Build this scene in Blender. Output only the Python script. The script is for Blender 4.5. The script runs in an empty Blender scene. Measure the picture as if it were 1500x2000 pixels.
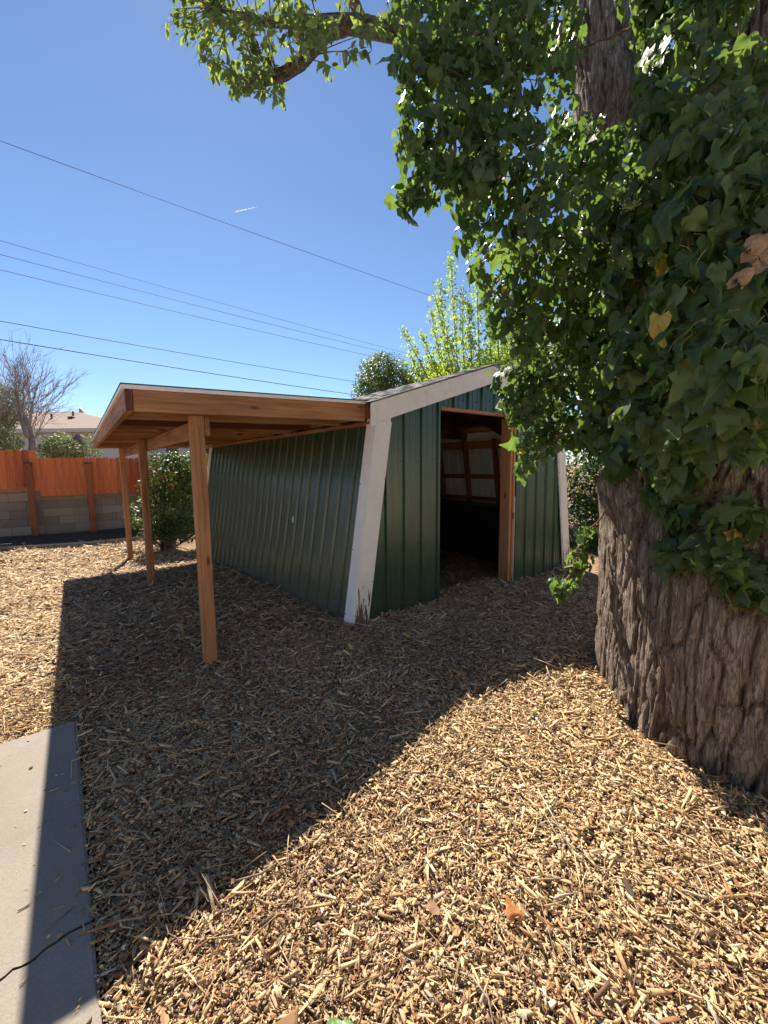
import bpy, math, random
import numpy as np
from mathutils import Vector, Matrix, noise as mnoise

rng = np.random.default_rng(11)
random.seed(11)
scene = bpy.context.scene
COL = scene.collection
R = math.radians

# ------------------------------------------------------------------ camera
FPX, PITCH, ROLL, CAMH = 800.0, R(6.5), R(0.5), 1.5
fw = np.array([0, math.cos(PITCH), -math.sin(PITCH)])
_up = np.array([0, math.sin(PITCH), math.cos(PITCH)])
_rt = np.array([1.0, 0, 0])
rt = _rt * math.cos(ROLL) - _up * math.sin(ROLL)
up = np.cross(rt, fw)
CAM = np.array([0, 0, CAMH])
cd = bpy.data.cameras.new('camera')
cd.sensor_fit = 'VERTICAL'; cd.sensor_height = 36.0; cd.sensor_width = 27.0
cd.lens = FPX / 2000 * 36.0
cd.clip_start = 0.02; cd.clip_end = 6000
camo = bpy.data.objects.new('camera', cd); COL.objects.link(camo)
m = Matrix.Identity(4)
for i in range(3):
    m[i][0] = rt[i]; m[i][1] = up[i]; m[i][2] = -fw[i]; m[i][3] = CAM[i]
camo.matrix_world = m
scene.camera = camo

# ------------------------------------------------------------------ light
SUN_EL, SUN_AZ_LEFT = R(46.8), R(21.5)      # azimuth measured left of +Y
sdir = np.array([-math.sin(SUN_AZ_LEFT) * math.cos(SUN_EL), math.cos(SUN_AZ_LEFT) * math.cos(SUN_EL), math.sin(SUN_EL)])
w = bpy.data.worlds.new('World'); scene.world = w; w.use_nodes = True
nt = w.node_tree; nt.nodes.clear()
wo = nt.nodes.new('ShaderNodeOutputWorld'); bg = nt.nodes.new('ShaderNodeBackground'); sk = nt.nodes.new('ShaderNodeTexSky')
sk.sky_type = 'NISHITA'; sk.sun_disc = False
sk.sun_elevation = SUN_EL; sk.sun_rotation = -SUN_AZ_LEFT
sk.altitude = 1300; sk.air_density = 1.0; sk.dust_density = 0.10; sk.ozone_density = 4.5
bg.inputs['Strength'].default_value = 0.066
nt.links.new(sk.outputs[0], bg.inputs[0]); nt.links.new(bg.outputs[0], wo.inputs[0])
sl = bpy.data.lights.new('sun', 'SUN'); sl.energy = 5.0; sl.angle = R(0.53); sl.color = (1.0, 0.915, 0.79)
so = bpy.data.objects.new('sun', sl); COL.objects.link(so)
so.rotation_euler = Vector(-sdir).to_track_quat('-Z', 'Y').to_euler()
so.location = (0, 0, 12)
vs = scene.view_settings
vs.view_transform = 'Standard'; vs.look = 'None'; vs.gamma = 1.0; vs.exposure = 1.22; vs.use_curve_mapping = False
scene.cycles.use_denoising = True
scene.cycles.max_bounces = 10; scene.cycles.diffuse_bounces = 5; scene.cycles.transparent_max_bounces = 8
scene.cycles.sample_clamp_indirect = 6.0

# ------------------------------------------------------------------ small helpers
def ray(x, y):
    d = fw * FPX + rt * (x - 750) - up * (y - 1000)
    return d
def at(x, y, d):                      # point seen at photo pixel x, y and depth d along the lens axis
    return CAM + ray(x, y) / FPX * d
def on_plane(x, y, p0, n):
    d = ray(x, y); return CAM + d * (((p0 - CAM) @ n) / (d @ n))
def proj(P):
    d = np.asarray(P, float) - CAM; z = d @ fw
    return 750 + FPX * (d @ rt) / z, 1000 - FPX * (d @ up) / z, z

TH = R(37.4)
U = np.array([-math.sin(TH), math.cos(TH), 0]); V = np.array([math.cos(TH), math.sin(TH), 0])
S0 = np.array([-0.294, 3.644, 0.0])
def L(v, u, z=0): return S0 + V * v + U * u + np.array([0, 0, z])

# concrete path frame: corner K, SA along its right edge towards the camera, SB to the left
SL_T = 0.034
def on_z(x, y, z): return CAM + ray(x, y) * ((z - CAMH) / ray(x, y)[2])
K = on_z(150, 1405, SL_T); _E = on_z(206, 2000, SL_T); K[2] = 0; _E[2] = 0
SA = unit1 = (_E - K) / np.linalg.norm(_E - K); SB = np.array([SA[1], -SA[0], 0.0])       # along the edge towards the camera, and to the left
def in_slab(x, y, pad=0.0):
    a = (x - K[0]) * SA[0] + (y - K[1]) * SA[1]; b = (x - K[0]) * SB[0] + (y - K[1]) * SB[1]
    return (a > -pad) & (b > -pad) & (b < 3.0)

TREE = np.array([1.975, 1.955])
def gz(x, y):
    x = np.asarray(x, float); y = np.asarray(y, float)
    g = -0.27 * np.exp(-(((x + 5.0) / 3.3) ** 2 + ((y - 8.0) / 3.0) ** 2))
    g = g - 0.10 * np.exp(-(((x + 8.0) / 4) ** 2 + ((y - 10.5) / 3.0) ** 2))
    r = np.hypot(x - TREE[0], y - TREE[1]) - 1.05
    ring = np.where(r > 0, np.exp(-(r / 1.22) ** 2), np.exp(-(r / 0.55) ** 2))
    g = g + 0.265 * ring 
    g = g + 0.018 * np.sin(x * 2.3 + 0.7 * y) * np.cos(y * 1.9 - 0.4 * x) * np.exp(-((x) ** 2 + (y - 3) ** 2) / 80)
    return g

def tag(o, label=None, cat=None, group=None, kind=None):
    if label: o['label'] = label
    if cat: o['category'] = cat
    if group: o['group'] = group
    if kind: o['kind'] = kind
    return o
def empty(name, loc=(0, 0, 0), rz=0.0):
    o = bpy.data.objects.new(name, None); COL.objects.link(o)
    o.location = loc; o.rotation_euler = (0, 0, rz); o.empty_display_size = 0.2
    return o
def link(name, me, mat=None, parent=None):
    o = bpy.data.objects.new(name, me); COL.objects.link(o)
    if mat is not None and not me.materials: me.materials.append(mat)
    if parent is not None: o.parent = parent
    return o

class MB:
    def __init__(s): s.v = []; s.f = []
    def add(s, vs, fs):
        n = len(s.v); s.v += [tuple(p) for p in vs]; s.f += [tuple(i + n for i in f) for f in fs]; return s
    def box(s, x0, x1, y0, y1, z0, z1):
        return s.add([(x0, y0, z0), (x1, y0, z0), (x1, y1, z0), (x0, y1, z0), (x0, y0, z1), (x1, y0, z1), (x1, y1, z1), (x0, y1, z1)],
                     [(0, 3, 2, 1), (4, 5, 6, 7), (0, 1, 5, 4), (1, 2, 6, 5), (2, 3, 7, 6), (3, 0, 4, 7)])
    def hexa(s, p):                    # 4 bottom, 4 top
        return s.add(p, [(0, 3, 2, 1), (4, 5, 6, 7), (0, 1, 5, 4), (1, 2, 6, 5), (2, 3, 7, 6), (3, 0, 4, 7)])
    def bar(s, a, b, wd, ht, side=(1, 0, 0)):
        a = np.array(a, float); b = np.array(b, float); d = (b - a) / np.linalg.norm(b - a)
        sd = np.array(side, float); sd = sd - d * (sd @ d); sd /= np.linalg.norm(sd); t = np.cross(d, sd)
        q = [(-1, -1), (1, -1), (1, 1), (-1, 1)]
        return s.hexa([a + sd * wd / 2 * i + t * ht / 2 * j for i, j in q] + [b + sd * wd / 2 * i + t * ht / 2 * j for i, j in q])
    def tube(s, pts, rad, n=8, cap=True):
        pts = [np.array(p, float) for p in pts]; k = len(pts)
        if np.isscalar(rad): rad = [rad] * k
        base = len(s.v); ref = None
        for i, p in enumerate(pts):
            t = pts[min(i + 1, k - 1)] - pts[max(i - 1, 0)]; t = t / (np.linalg.norm(t) + 1e-9)
            if ref is None: ref = np.cross(t, [0.3, 0.2, 0.93] if abs(t[2]) < .9 else [1, 0, 0])
            ref = ref - t * (ref @ t); ref = ref / (np.linalg.norm(ref) + 1e-9); bi = np.cross(t, ref)
            for j in range(n):
                a = 2 * math.pi * j / n
                s.v.append(tuple(p + rad[i] * (ref * math.cos(a) + bi * math.sin(a))))
        for i in range(k - 1):
            for j in range(n):
                s.f.append((base + i * n + j, base + i * n + (j + 1) % n, base + (i + 1) * n + (j + 1) % n, base + (i + 1) * n + j))
        if cap:
            s.f.append(tuple(base + j for j in range(n))[::-1]); s.f.append(tuple(base + (k - 1) * n + j for j in range(n)))
        return s
    def mesh(s, name, mat=None, smooth=False):
        me = bpy.data.meshes.new(name); me.from_pydata(s.v, [], s.f)
        if smooth: me.polygons.foreach_set('use_smooth', [True] * len(me.polygons))
        if mat is not None: me.materials.append(mat)
        me.update(); return me
    def build(s, name, mat, parent=None, smooth=False, bevel=0.0):
        o = link(name, s.mesh(name, mat, smooth), None, parent)
        if bevel:
            b = o.modifiers.new('bevel', 'BEVEL'); b.width = bevel; b.segments = 1; b.limit_method = 'ANGLE'
        return o

def np_mesh(name, verts, tris, mat=None, smooth=False, color=None, uv=None):
    """verts (n,3), tris (m,3 or 4); color per vertex (n,3); uv per vertex (n,2)"""
    me = bpy.data.meshes.new(name)
    nf, k = tris.shape
    me.vertices.add(len(verts)); me.vertices.foreach_set('co', np.ascontiguousarray(verts, np.float32).ravel())
    me.loops.add(nf * k); me.loops.foreach_set('vertex_index', np.ascontiguousarray(tris, np.int32).ravel())
    me.polygons.add(nf); me.polygons.foreach_set('loop_start', np.arange(0, nf * k, k, dtype=np.int32))
    me.polygons.foreach_set('loop_total', np.full(nf, k, np.int32))
    if smooth: me.polygons.foreach_set('use_smooth', np.ones(nf, bool))
    me.update(calc_edges=True)
    if color is not None:
        at_ = me.color_attributes.new('tint', 'FLOAT_COLOR', 'POINT')
        c = np.ones((len(verts), 4), np.float32); c[:, :3] = color
        at_.data.foreach_set('color', c.ravel())
    if uv is not None:
        ul = me.uv_layers.new(name='UVMap')
        ul.data.foreach_set('uv', np.ascontiguousarray(uv[tris.ravel()], np.float32).ravel())
    if mat is not None: me.materials.append(mat)
    me.validate(); return me

# ------------------------------------------------------------------ materials
class NT:
    def __init__(s, name):
        s.m = bpy.data.materials.new(name); s.m.use_nodes = True; s.t = s.m.node_tree; s.t.nodes.clear()
        s.out = s.n('ShaderNodeOutputMaterial')
    def n(s, typ, **kw):
        nd = s.t.nodes.new(typ)
        for k, v in kw.items(): setattr(nd, k, v)
        return nd
    def l(s, a, b): s.t.links.new(a, b)
    def coord(s, which='Object', scale=(1, 1, 1), rot=(0, 0, 0)):
        c = s.n('ShaderNodeTexCoord'); mp = s.n('ShaderNodeMapping')
        mp.inputs['Scale'].default_value = scale; mp.inputs['Rotation'].default_value = rot
        s.l(c.outputs[which], mp.inputs['Vector']); return mp.outputs[0]
    def noise(s, vec, scale=5, detail=4, rough=.55, dist=0):
        nd = s.n('ShaderNodeTexNoise'); nd.inputs['Scale'].default_value = scale; nd.inputs['Detail'].default_value = detail
        nd.inputs['Roughness'].default_value = rough; nd.inputs['Distortion'].default_value = dist
        if vec is not None: s.l(vec, nd.inputs['Vector'])
        return nd.outputs['Fac']
    def voro(s, vec, scale=5, feature='F1', out='Distance'):
        nd = s.n('ShaderNodeTexVoronoi', feature=feature); nd.inputs['Scale'].default_value = scale
        if vec is not None: s.l(vec, nd.inputs['Vector'])
        return nd.outputs[out]
    def ramp(s, fac, stops):
        r = s.n('ShaderNodeValToRGB'); e = r.color_ramp.elements
        while len(e) < len(stops): e.new(0.5)
        for el, (p, c) in zip(e, stops):
            el.position = p; el.color = (c, c, c, 1) if np.isscalar(c) else (*c, 1)
        s.l(fac, r.inputs[0]); return r.outputs[0]
    def mix(s, fac, a, b, mode='MIX'):
        x = s.n('ShaderNodeMix', data_type='RGBA', blend_type=mode)
        for sock, val in ((x.inputs[0], fac), (x.inputs[6], a), (x.inputs[7], b)):
            if hasattr(val, 'links'): s.l(val, sock)
            elif np.isscalar(val): sock.default_value = val
            else: sock.default_value = (*val, 1)
        return x.outputs[2]
    def math(s, op, a, b=0.0, c=None):
        x = s.n('ShaderNodeMath', operation=op)
        for i, val in enumerate((a, b) if c is None else (a, b, c)):
            if hasattr(val, 'links'): s.l(val, x.inputs[i])
            else: x.inputs[i].default_value = val
        return x.outputs[0]
    def bump(s, h, strength=.3, dist=.01):
        b = s.n('ShaderNodeBump'); b.inputs['Strength'].default_value = strength; b.inputs['Distance'].default_value = dist
        s.l(h, b.inputs['Height']); return b.outputs[0]
    def pbr(s, col, rough=.7, normal=None, spec=.5, metal=0.0, coat=0.0):
        p = s.n('ShaderNodeBsdfPrincipled')
        for sock, val in ((p.inputs['Base Color'], col), (p.inputs['Roughness'], rough), (p.inputs['Metallic'], metal)):
            if hasattr(val, 'links'): s.l(val, sock)
            elif np.isscalar(val): sock.default_value = val
            else: sock.default_value = (*val, 1)
        p.inputs['Specular IOR Level'].default_value = spec
        p.inputs['Coat Weight'].default_value = coat; p.inputs['Coat Roughness'].default_value = .14
        if normal is not None: s.l(normal, p.inputs['Normal'])
        return p
    def done(s, shader):
        s.l(shader.outputs[0], s.out.inputs['Surface']); return s.m

def wood(name, axis, dark, light, rough=.7, knots=True, wear=None, vary=.22):
    t = NT(name)
    sc = [38, 38, 38]; sc[axis] = 2.2
    v = t.coord('Object', sc)
    g = t.noise(v, 1.0, 6, .6, .6)
    big = t.noise(t.coord('Object', [2.2 if i != axis else .5 for i in range(3)]), 1.6, 3)
    info = t.n('ShaderNodeObjectInfo')
    f = t.math('ADD', t.math('MULTIPLY', g, .75), t.math('MULTIPLY', big, .45))
    f = t.math('ADD', f, t.math('MULTIPLY', t.math('SUBTRACT', info.outputs['Random'], .5), vary))
    mid = [(a + b) / 2 for a, b in zip(dark, light)]
    c = t.ramp(f, [(.36, dark), (.56, mid), (.78, light)])
    if knots:
        ks = [7, 7, 7]; ks[axis] = 2.2
        kd = t.voro(t.coord('Object', ks), 1.0)
        c = t.mix(t.ramp(kd, [(.05, .8), (.13, 0.0)]), c, [d * .35 for d in dark])
    if wear is not None:
        wn = t.noise(t.coord('Object', [9 if i != axis else 1.2 for i in range(3)]), 1.0, 5)
        c = t.mix(t.ramp(wn, [(.58, 0.0), (.74, .55)]), c, wear)
    return t.done(t.pbr(c, rough, t.bump(g, .35, .004), .3))

CEDAR_D, CEDAR_L = (.165, .066, .028), (.53, .250, .108)
M_wood = [wood('cedar_wood_' + 'xyz'[a], a, CEDAR_D, CEDAR_L, .72, True, (.42, .27, .165)) for a in range(3)]
M_rafter = wood('rafter_wood', 0, (.10, .030, .012), (.42, .16, .058), .75, True, None, .55)
M_wood_dark = wood('stained_wood_dark', 2, (.05, .015, .01), (.16, .055, .03), .6)
M_fence = wood('red_fence_stain', 2, (.38, .082, .024), (.74, .20, .060), .75, True, (.48, .19, .09), .42)
M_stud = wood('stud_wood', 2, (.17, .05, .02), (.42, .155, .065), .7)

def green_metal(name, base, dusty=(.42, .0, .75, .20), dcol=(.17, .15, .10)):
    t = NT(name)
    v = t.coord('Object')
    fine = t.noise(t.coord('Object', (6, 6, .8)), 3, 5, .65)
    dust = t.noise(t.coord('Object', (3, 3, 3)), 2.2, 7, .7)
    c = t.mix(t.ramp(dust, [(dusty[0], dusty[1]), (dusty[2], dusty[3])]), base, dcol)
    streak = t.noise(t.coord('Object', (30, 30, .7)), 1, 4, .6)
    c = t.mix(t.ramp(streak, [(.58, 0.0), (.78, .14)]), c, (.14, .13, .09))
    sep = t.n('ShaderNodeSeparateXYZ'); t.l(v, sep.inputs[0])
    hz = t.math('ADD', sep.outputs[2], t.math('MULTIPLY', t.math('SUBTRACT', dust, .5), 1.1))
    splash = t.ramp(hz, [(-.0, .62), (.42, 0.0)])          # mud splashed up from the ground, ragged edge
    spl = t.math('MULTIPLY', splash, t.ramp(t.noise(t.coord('Object', (40, 40, 40)), 1, 5, .75), [(.35, .2), (.6, 1.0)]))
    c = t.mix(spl, c, (.085, .068, .05))
    rg = t.math('ADD', t.math('MULTIPLY', fine, .16), t.math('MULTIPLY', spl, .5))
    rg = t.math('ADD', rg, .24)
    nb = t.noise(t.coord('Object', (2.2, 2.2, 1.3)), 1.7, 2)
    return t.done(t.pbr(c, rg, t.bump(nb, .10, .02), .6, 0.0, .08))
M_green = green_metal('green_painted_metal', (.009, .056, .025))
M_green_dust_reflect = green_metal('green_metal_dust_reflect', (.010, .052, .025), (.32, .08, .74, .36), (.15, .12, .075))  # browner than the front: dust, plus the carport's brown reflection put into the colour
def liner_mat():
    t = NT('grey_metal_back')
    n = t.noise(t.coord('Object', (4, 4, 1)), 3, 5)
    return t.done(t.pbr(t.ramp(n, [(.3, (.58, .565, .54)), (.7, (.74, .725, .70))]), .5, None, .4))
M_liner = liner_mat()

def white_paint(name, peel=False):
    t = NT(name)
    n = t.noise(t.coord('Object', (5, 5, 5)), 2, 6, .65)
    c = t.ramp(n, [(.3, (.79, .755, .70)), (.7, (.89, .86, .81))])
    sp = t.voro(t.coord('Object', (1, 1, 1)), 26)
    c = t.mix(t.ramp(sp, [(.02, .55), (.06, 0.0)]), c, (.36, .33, .28))
    nrm = t.bump(t.noise(t.coord('Object', (30, 30, 5)), 1, 5), .12, .004)
    if peel:
        v = t.coord('Object'); sep = t.n('ShaderNodeSeparateXYZ'); t.l(v, sep.inputs[0])
        pn = t.noise(t.coord('Object', (42, 42, 6)), 1.0, 6, .62)
        h = t.math('SUBTRACT', .44, sep.outputs[2])
        k = t.math('ADD', pn, t.math('MULTIPLY', h, .50))
        mk = t.ramp(k, [(.605, 0.0), (.635, 1.0)])
        c = t.mix(mk, c, t.mix(t.noise(t.coord('Object', (60, 60, 5)), 1, 4), (.055, .04, .03), (.24, .19, .15)))
        nrm = t.bump(mk, .5, -.004)
    return t.done(t.pbr(c, .55, nrm, .35))
M_white = white_paint('white_trim_paint'); M_peel = white_paint('white_paint_peeling', True)

def simple(name, c0, c1, scale, rough=.8, detail=5, bump=.3, bdist=.01, spec=.35, coord='Object', stretch=(1, 1, 1)):
    t = NT(name); n = t.noise(t.coord(coord, stretch), scale, detail, .65)
    return t.done(t.pbr(t.ramp(n, [(.32, c0), (.70, c1)]), rough, t.bump(n, bump, bdist) if bump else None, spec))
def per_object(name, c0, c1, scale, rough=.85, bump=.5, bdist=.01, amount=.5):
    t = NT(name); n = t.noise(t.coord('Object'), scale, 6, .7); info = t.n('ShaderNodeObjectInfo')
    f = t.math('ADD', t.math('MULTIPLY', n, 1 - amount), t.math('MULTIPLY', info.outputs['Random'], amount))
    return t.done(t.pbr(t.ramp(f, [(.2, c0), (.8, c1)]), rough, t.bump(n, bump, bdist), .3))
M_shingle = per_object('asphalt_shingle', (.22, .21, .195), (.48, .455, .42), 60, .95, .8, .004)
M_block = per_object('concrete_block', (.22, .165, .115), (.42, .335, .245), 25, .95, .6, .01)
M_mortar = simple('mortar', (.17, .14, .11), (.25, .21, .17), 30, .95)
M_deck = wood('roof_deck_boards', 1, (.06, .022, .010), (.17, .065, .028), .8, True)
M_rollroof = simple('roll_roofing', (.05, .05, .05), (.12, .115, .11), 40, .95)
M_black = simple('black_rubber_panel', (.006, .006, .006), (.016, .015, .014), 6, .8, 4, .1)
M_rail_dark = simple('dark_rail', (.03, .02, .015), (.09, .07, .055), 12, .6)
M_steel = simple('galvanised_steel', (.32, .32, .33), (.55, .55, .55), 20, .4)
M_screw = simple('dark_screw', (.012, .02, .017), (.03, .035, .03), 30, .5, 2, 0)
M_wire = simple('cable_black', (.05, .055, .065), (.09, .09, .10), 5, .6, 2, 0)
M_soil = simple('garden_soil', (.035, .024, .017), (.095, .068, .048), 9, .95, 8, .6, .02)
M_stucco = simple('pale_stucco', (.55, .53, .49), (.66, .64, .60), 30, .9)
M_roof_far = simple('brown_roof_shingle', (.24, .175, .145), (.35, .27, .23), 14, .95, 6, .3, .02, .3, 'Object', (1, 1, 4))
M_glass = simple('dark_window', (.015, .017, .02), (.03, .035, .04), 3, .1, 2, 0)
M_twig_grey = simple('grey_twigs', (.21, .175, .165), (.38, .325, .305), 9, .85)
M_stem = simple('ivy_stem', (.11, .065, .04), (.24, .15, .095), 20, .8)
M_petiole = simple('ivy_petiole', (.16, .19, .06), (.28, .28, .10), 20, .6)
M_branch = simple('branch_bark', (.13, .092, .075), (.30, .225, .19), 25, .9, 6, .6, .01)
M_edging = simple('edging_board', (.30, .25, .19), (.46, .40, .31), 20, .9)
def cloud_mat():
    t = NT('contrail_white'); d = t.n('ShaderNodeBsdfTranslucent'); d.inputs[0].default_value = (.95, .95, .95, 1)
    e = t.n('ShaderNodeBsdfDiffuse'); e.inputs[0].default_value = (.95, .95, .95, 1); mx = t.n('ShaderNodeMixShader'); mx.inputs[0].default_value = .5
    t.l(d.outputs[0], mx.inputs[1]); t.l(e.outputs[0], mx.inputs[2]); return t.done(mx)
M_cloud = cloud_mat()

def concrete_mat():
    t = NT('concrete_slab')
    a = t.noise(t.coord('Object', (1, 1, 1)), 2.3, 6, .6); b = t.noise(t.coord('Object'), 90, 4, .7)
    c = t.ramp(a, [(.32, (.225, .20, .165)), (.68, (.295, .265, .222))])
    c = t.mix(t.ramp(b, [(.30, .55), (.52, 0.0)]), c, (.17, .15, .125))
    sp = t.voro(t.coord('Object'), 9); c = t.mix(t.ramp(sp, [(.03, .8), (.06, 0.0)]), c, (.10, .085, .07)); pt_ = t.noise(t.coord('Object'), 260, 2, .5); c = t.mix(t.ramp(pt_, [(.30, .5), (.42, 0.0)]), c, (.14, .12, .10))
    st = t.noise(t.coord('Object', (1.4, .6, 1)), 1.6, 4, .6); c = t.mix(t.ramp(st, [(.48, 0.0), (.70, .55)]), c, (.23, .185, .135))
    return t.done(t.pbr(c, .88, t.bump(t.math('ADD', b, t.math('MULTIPLY', a, .6)), .55, .004), .3))
M_concrete = concrete_mat()

def mulch_ground_mat():
    t = NT('mulch_ground')
    v = t.coord('Object', (1, 1, 1), (0, 0, .6)); vs_ = t.coord('Object', (26, 70, 30), (0, 0, .9))
    a = t.voro(vs_, 1.0, 'F1', 'Color'); d = t.voro(vs_, 1.0)
    sep = t.n('ShaderNodeSeparateXYZ'); t.l(a, sep.inputs[0])
    c = t.ramp(sep.outputs[0], [(.0, (.07, .038, .02)), (.3, (.20, .115, .06)), (.6, (.36, .24, .13)), (1.0, (.48, .35, .21))])
    big = t.noise(v, .9, 4); c = t.mix(t.ramp(big, [(.45, 0.0), (.75, .45)]), c, (.17, .085, .045))
    return t.done(t.pbr(c, .9, t.bump(t.math('ADD', d, t.math('MULTIPLY', t.noise(v, 60, 4), .5)), 1.0, .02), .2))
M_ground = mulch_ground_mat()

def chip_mat():
    t = NT('wood_chip')
    at_ = t.n('ShaderNodeAttribute', attribute_name='tint')
    n = t.noise(t.coord('Object'), 160, 3, .6)
    c = t.mix(1.0, at_.outputs['Color'], t.ramp(n, [(.25, .62), (.75, 1.18)]), 'MULTIPLY')
    return t.done(t.pbr(c, .75, t.bump(n, .3, .002), .3))
M_chip = chip_mat()

def bark_mat():
    t = NT('furrowed_bark')
    at_ = t.n('ShaderNodeAttribute', attribute_name='tint')         # x: relief of the modelled furrows
    sep = t.n('ShaderNodeSeparateXYZ'); t.l(at_.outputs['Vector'], sep.inputs[0])
    n1 = t.noise(t.coord('Object', (34, 34, 6)), 1.0, 8, .72, .6); n2 = t.noise(t.coord('Object'), 2.2, 4)
    n3 = t.noise(t.coord('Object', (110, 110, 22)), 1.0, 5, .75)
    rid = t.math('ABSOLUTE', t.math('SUBTRACT', t.noise(t.coord('Object', (55, 55, 7)), 1.0, 3, .6, .8), .5))
    crack = t.ramp(rid, [(.0, 0.0), (.07, 1.0)])
    f = t.math('ADD', t.math('MULTIPLY', sep.outputs[0], .42), t.math('MULTIPLY', n1, .62))
    c = t.ramp(f, [(.28, (.060, .043, .033)), (.52, (.245, .178, .128)), (.92, (.52, .445, .37))])
    c = t.mix(t.ramp(n2, [(.45, 0.0), (.7, .45)]), c, (.26, .18, .125))
    c = t.mix(t.ramp(crack, [(.0, .42), (1.0, 0.0)]), c, (.03, .021, .016))
    h = t.math('ADD', t.math('ADD', n1, t.math('MULTIPLY', n3, .5)), t.math('MULTIPLY', crack, .35))
    return t.done(t.pbr(c, .95, t.bump(h, 1.0, .03), .15))
M_bark = bark_mat()

def leaf_mat(name, c_dark, c_light, rough=.38, trans=.35, veins=True, use_tint=True, tcol=(.35, .55, .08), spec=.36, vein_c=(.11, .155, .07)):
    """tint attribute x = 0..1 choice along dark-light; objects that share a mesh take Object Info random instead"""
    t = NT(name)
    if use_tint:
        at_ = t.n('ShaderNodeAttribute', attribute_name='tint'); sep = t.n('ShaderNodeSeparateXYZ')
        t.l(at_.outputs['Vector'], sep.inputs[0]); k = sep.outputs[0]; yel = sep.outputs[1]
    else:
        info = t.n('ShaderNodeObjectInfo'); k = t.math('POWER', info.outputs['Random'], 1.6)
        yel = t.ramp(t.math('FRACT', t.math('MULTIPLY', info.outputs['Random'], 37.0)), [(.990, 0.0), (.994, .9)])
    n = t.noise(t.coord('Object'), 40, 3)
    k = t.math('ADD', k, t.math('MULTIPLY', t.math('SUBTRACT', n, .5), .35))
    mid = [(a * .6 + b * .4) for a, b in zip(c_dark, c_light)]
    c = t.ramp(k, [(.0, c_dark), (.5, mid), (1.0, c_light)])
    c = t.mix(yel, c, (.52, .36, .05))
    nrm = None
    if veins:
        uv = t.n('ShaderNodeUVMap', uv_map='UVMap'); s2 = t.n('ShaderNodeSeparateXYZ'); t.l(uv.outputs[0], s2.inputs[0])
        x = t.math('ABSOLUTE', s2.outputs[0]); y = s2.outputs[1]
        vv = x
        for a in (28, 62, 100):
            ca, sa = math.cos(R(a)), math.sin(R(a))
            d = t.math('ABSOLUTE', t.math('SUBTRACT', t.math('MULTIPLY', x, ca), t.math('MULTIPLY', y, sa)))
            vv = t.math('MINIMUM', vv, t.math('ADD', d, .006))
        vm = t.ramp(vv, [(.006, .62), (.022, 0.0)])
        c = t.mix(vm, c, vein_c); nrm = t.bump(vm, .25, .003)
    p = t.pbr(c, rough, nrm, spec)
    tr = t.n('ShaderNodeBsdfTranslucent'); t.l(t.mix(.5, t.mix(1.0, c, (3.2, 3.6, 1.6), 'MULTIPLY'), tcol), tr.inputs[0])
    mx = t.n('ShaderNodeMixShader'); mx.inputs[0].default_value = trans
    t.l(p.outputs[0], mx.inputs[1]); t.l(tr.outputs[0], mx.inputs[2])
    return t.done(mx)
IVY_D, IVY_L = (.031, .056, .021), (.118, .155, .048)
M_ivy = leaf_mat('ivy_leaf_mass', IVY_D, IVY_L, .46, .32)
M_ivy1 = leaf_mat('ivy_leaf', IVY_D, IVY_L, .46, .32, True, False)
M_elm = leaf_mat('branch_leaf_mass', (.055, .078, .02), (.17, .20, .065), .5, .42, True, True, (.34, .42, .10))
M_elm1 = leaf_mat('branch_leaf', (.055, .078, .02), (.17, .20, .065), .5, .42, True, False, (.34, .42, .10))
M_lime = leaf_mat('lime_tree_leaf', (.09, .14, .018), (.24, .28, .045), .5, .45, False, True, (.55, .70, .08))
M_round = leaf_mat('evergreen_leaf', (.025, .045, .014), (.15, .175, .065), .45, .22, False)
M_hedge = leaf_mat('hedge_leaf', (.02, .036, .012), (.085, .115, .038), .45, .18, False)
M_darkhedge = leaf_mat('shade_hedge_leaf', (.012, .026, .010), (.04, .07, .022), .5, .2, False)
M_greyshrub = leaf_mat('grey_shrub_leaf', (.075, .09, .045), (.22, .24, .13), .55, .18, False)
M_dry = simple('dry_brown_leaf', (.20, .115, .065), (.36, .235, .15), 45, .85, 6, .6, .004)
M_orange_leaf = simple('orange_fallen_leaf', (.36, .14, .04), (.52, .24, .08), 40, .7)
M_green_leaf = simple('green_fallen_leaf', (.05, .11, .02), (.12, .22, .05), 30, .35)
M_yellow_leaf = simple('yellow_fallen_leaf', (.38, .30, .04), (.55, .46, .09), 30, .6)
M_flower = simple('ivy_umbel', (.17, .20, .06), (.32, .34, .12), 60, .7, 3, 0)

# ------------------------------------------------------------------ ground
def axis_coords(lo, hi, dense_lo, dense_hi, step, growth=1.22):
    c = list(np.arange(dense_lo, dense_hi + 1e-6, step)); s = step; x = c[-1]
    while x < hi: s *= growth; x += s; c.append(x)
    s = step; x = c[0]; pre = []
    while x > lo: s *= growth; x -= s; pre.append(x)
    return np.array(pre[::-1] + c)
gx = axis_coords(-400, 400, -9, 5.5, .07); gy = axis_coords(-300, 600, -1.0, 10.5, .07)
GX, GY = np.meshgrid(gx, gy); GZ = gz(GX, GY)
near = np.exp(-((GX) ** 2 + (GY - 3) ** 2) / 60)
GZ = GZ + rng.normal(0, .006, GZ.shape) * near
GZ = np.where(in_slab(GX, GY, -.02), np.minimum(GZ, -.16), np.where(in_slab(GX, GY, .10), np.minimum(GZ, .012), GZ))
nx, ny = len(gx), len(gy)
idx = np.arange(nx * ny).reshape(ny, nx)
quads = np.stack([idx[:-1, :-1], idx[:-1, 1:], idx[1:, 1:], idx[1:, :-1]], -1).reshape(-1, 4)
gv = np.stack([GX.ravel(), GY.ravel(), GZ.ravel()], 1)
ground = link('ground', np_mesh('ground', gv, quads, M_ground, True)); tag(ground, 'wood mulch covered back yard ground', kind='structure')

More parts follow.
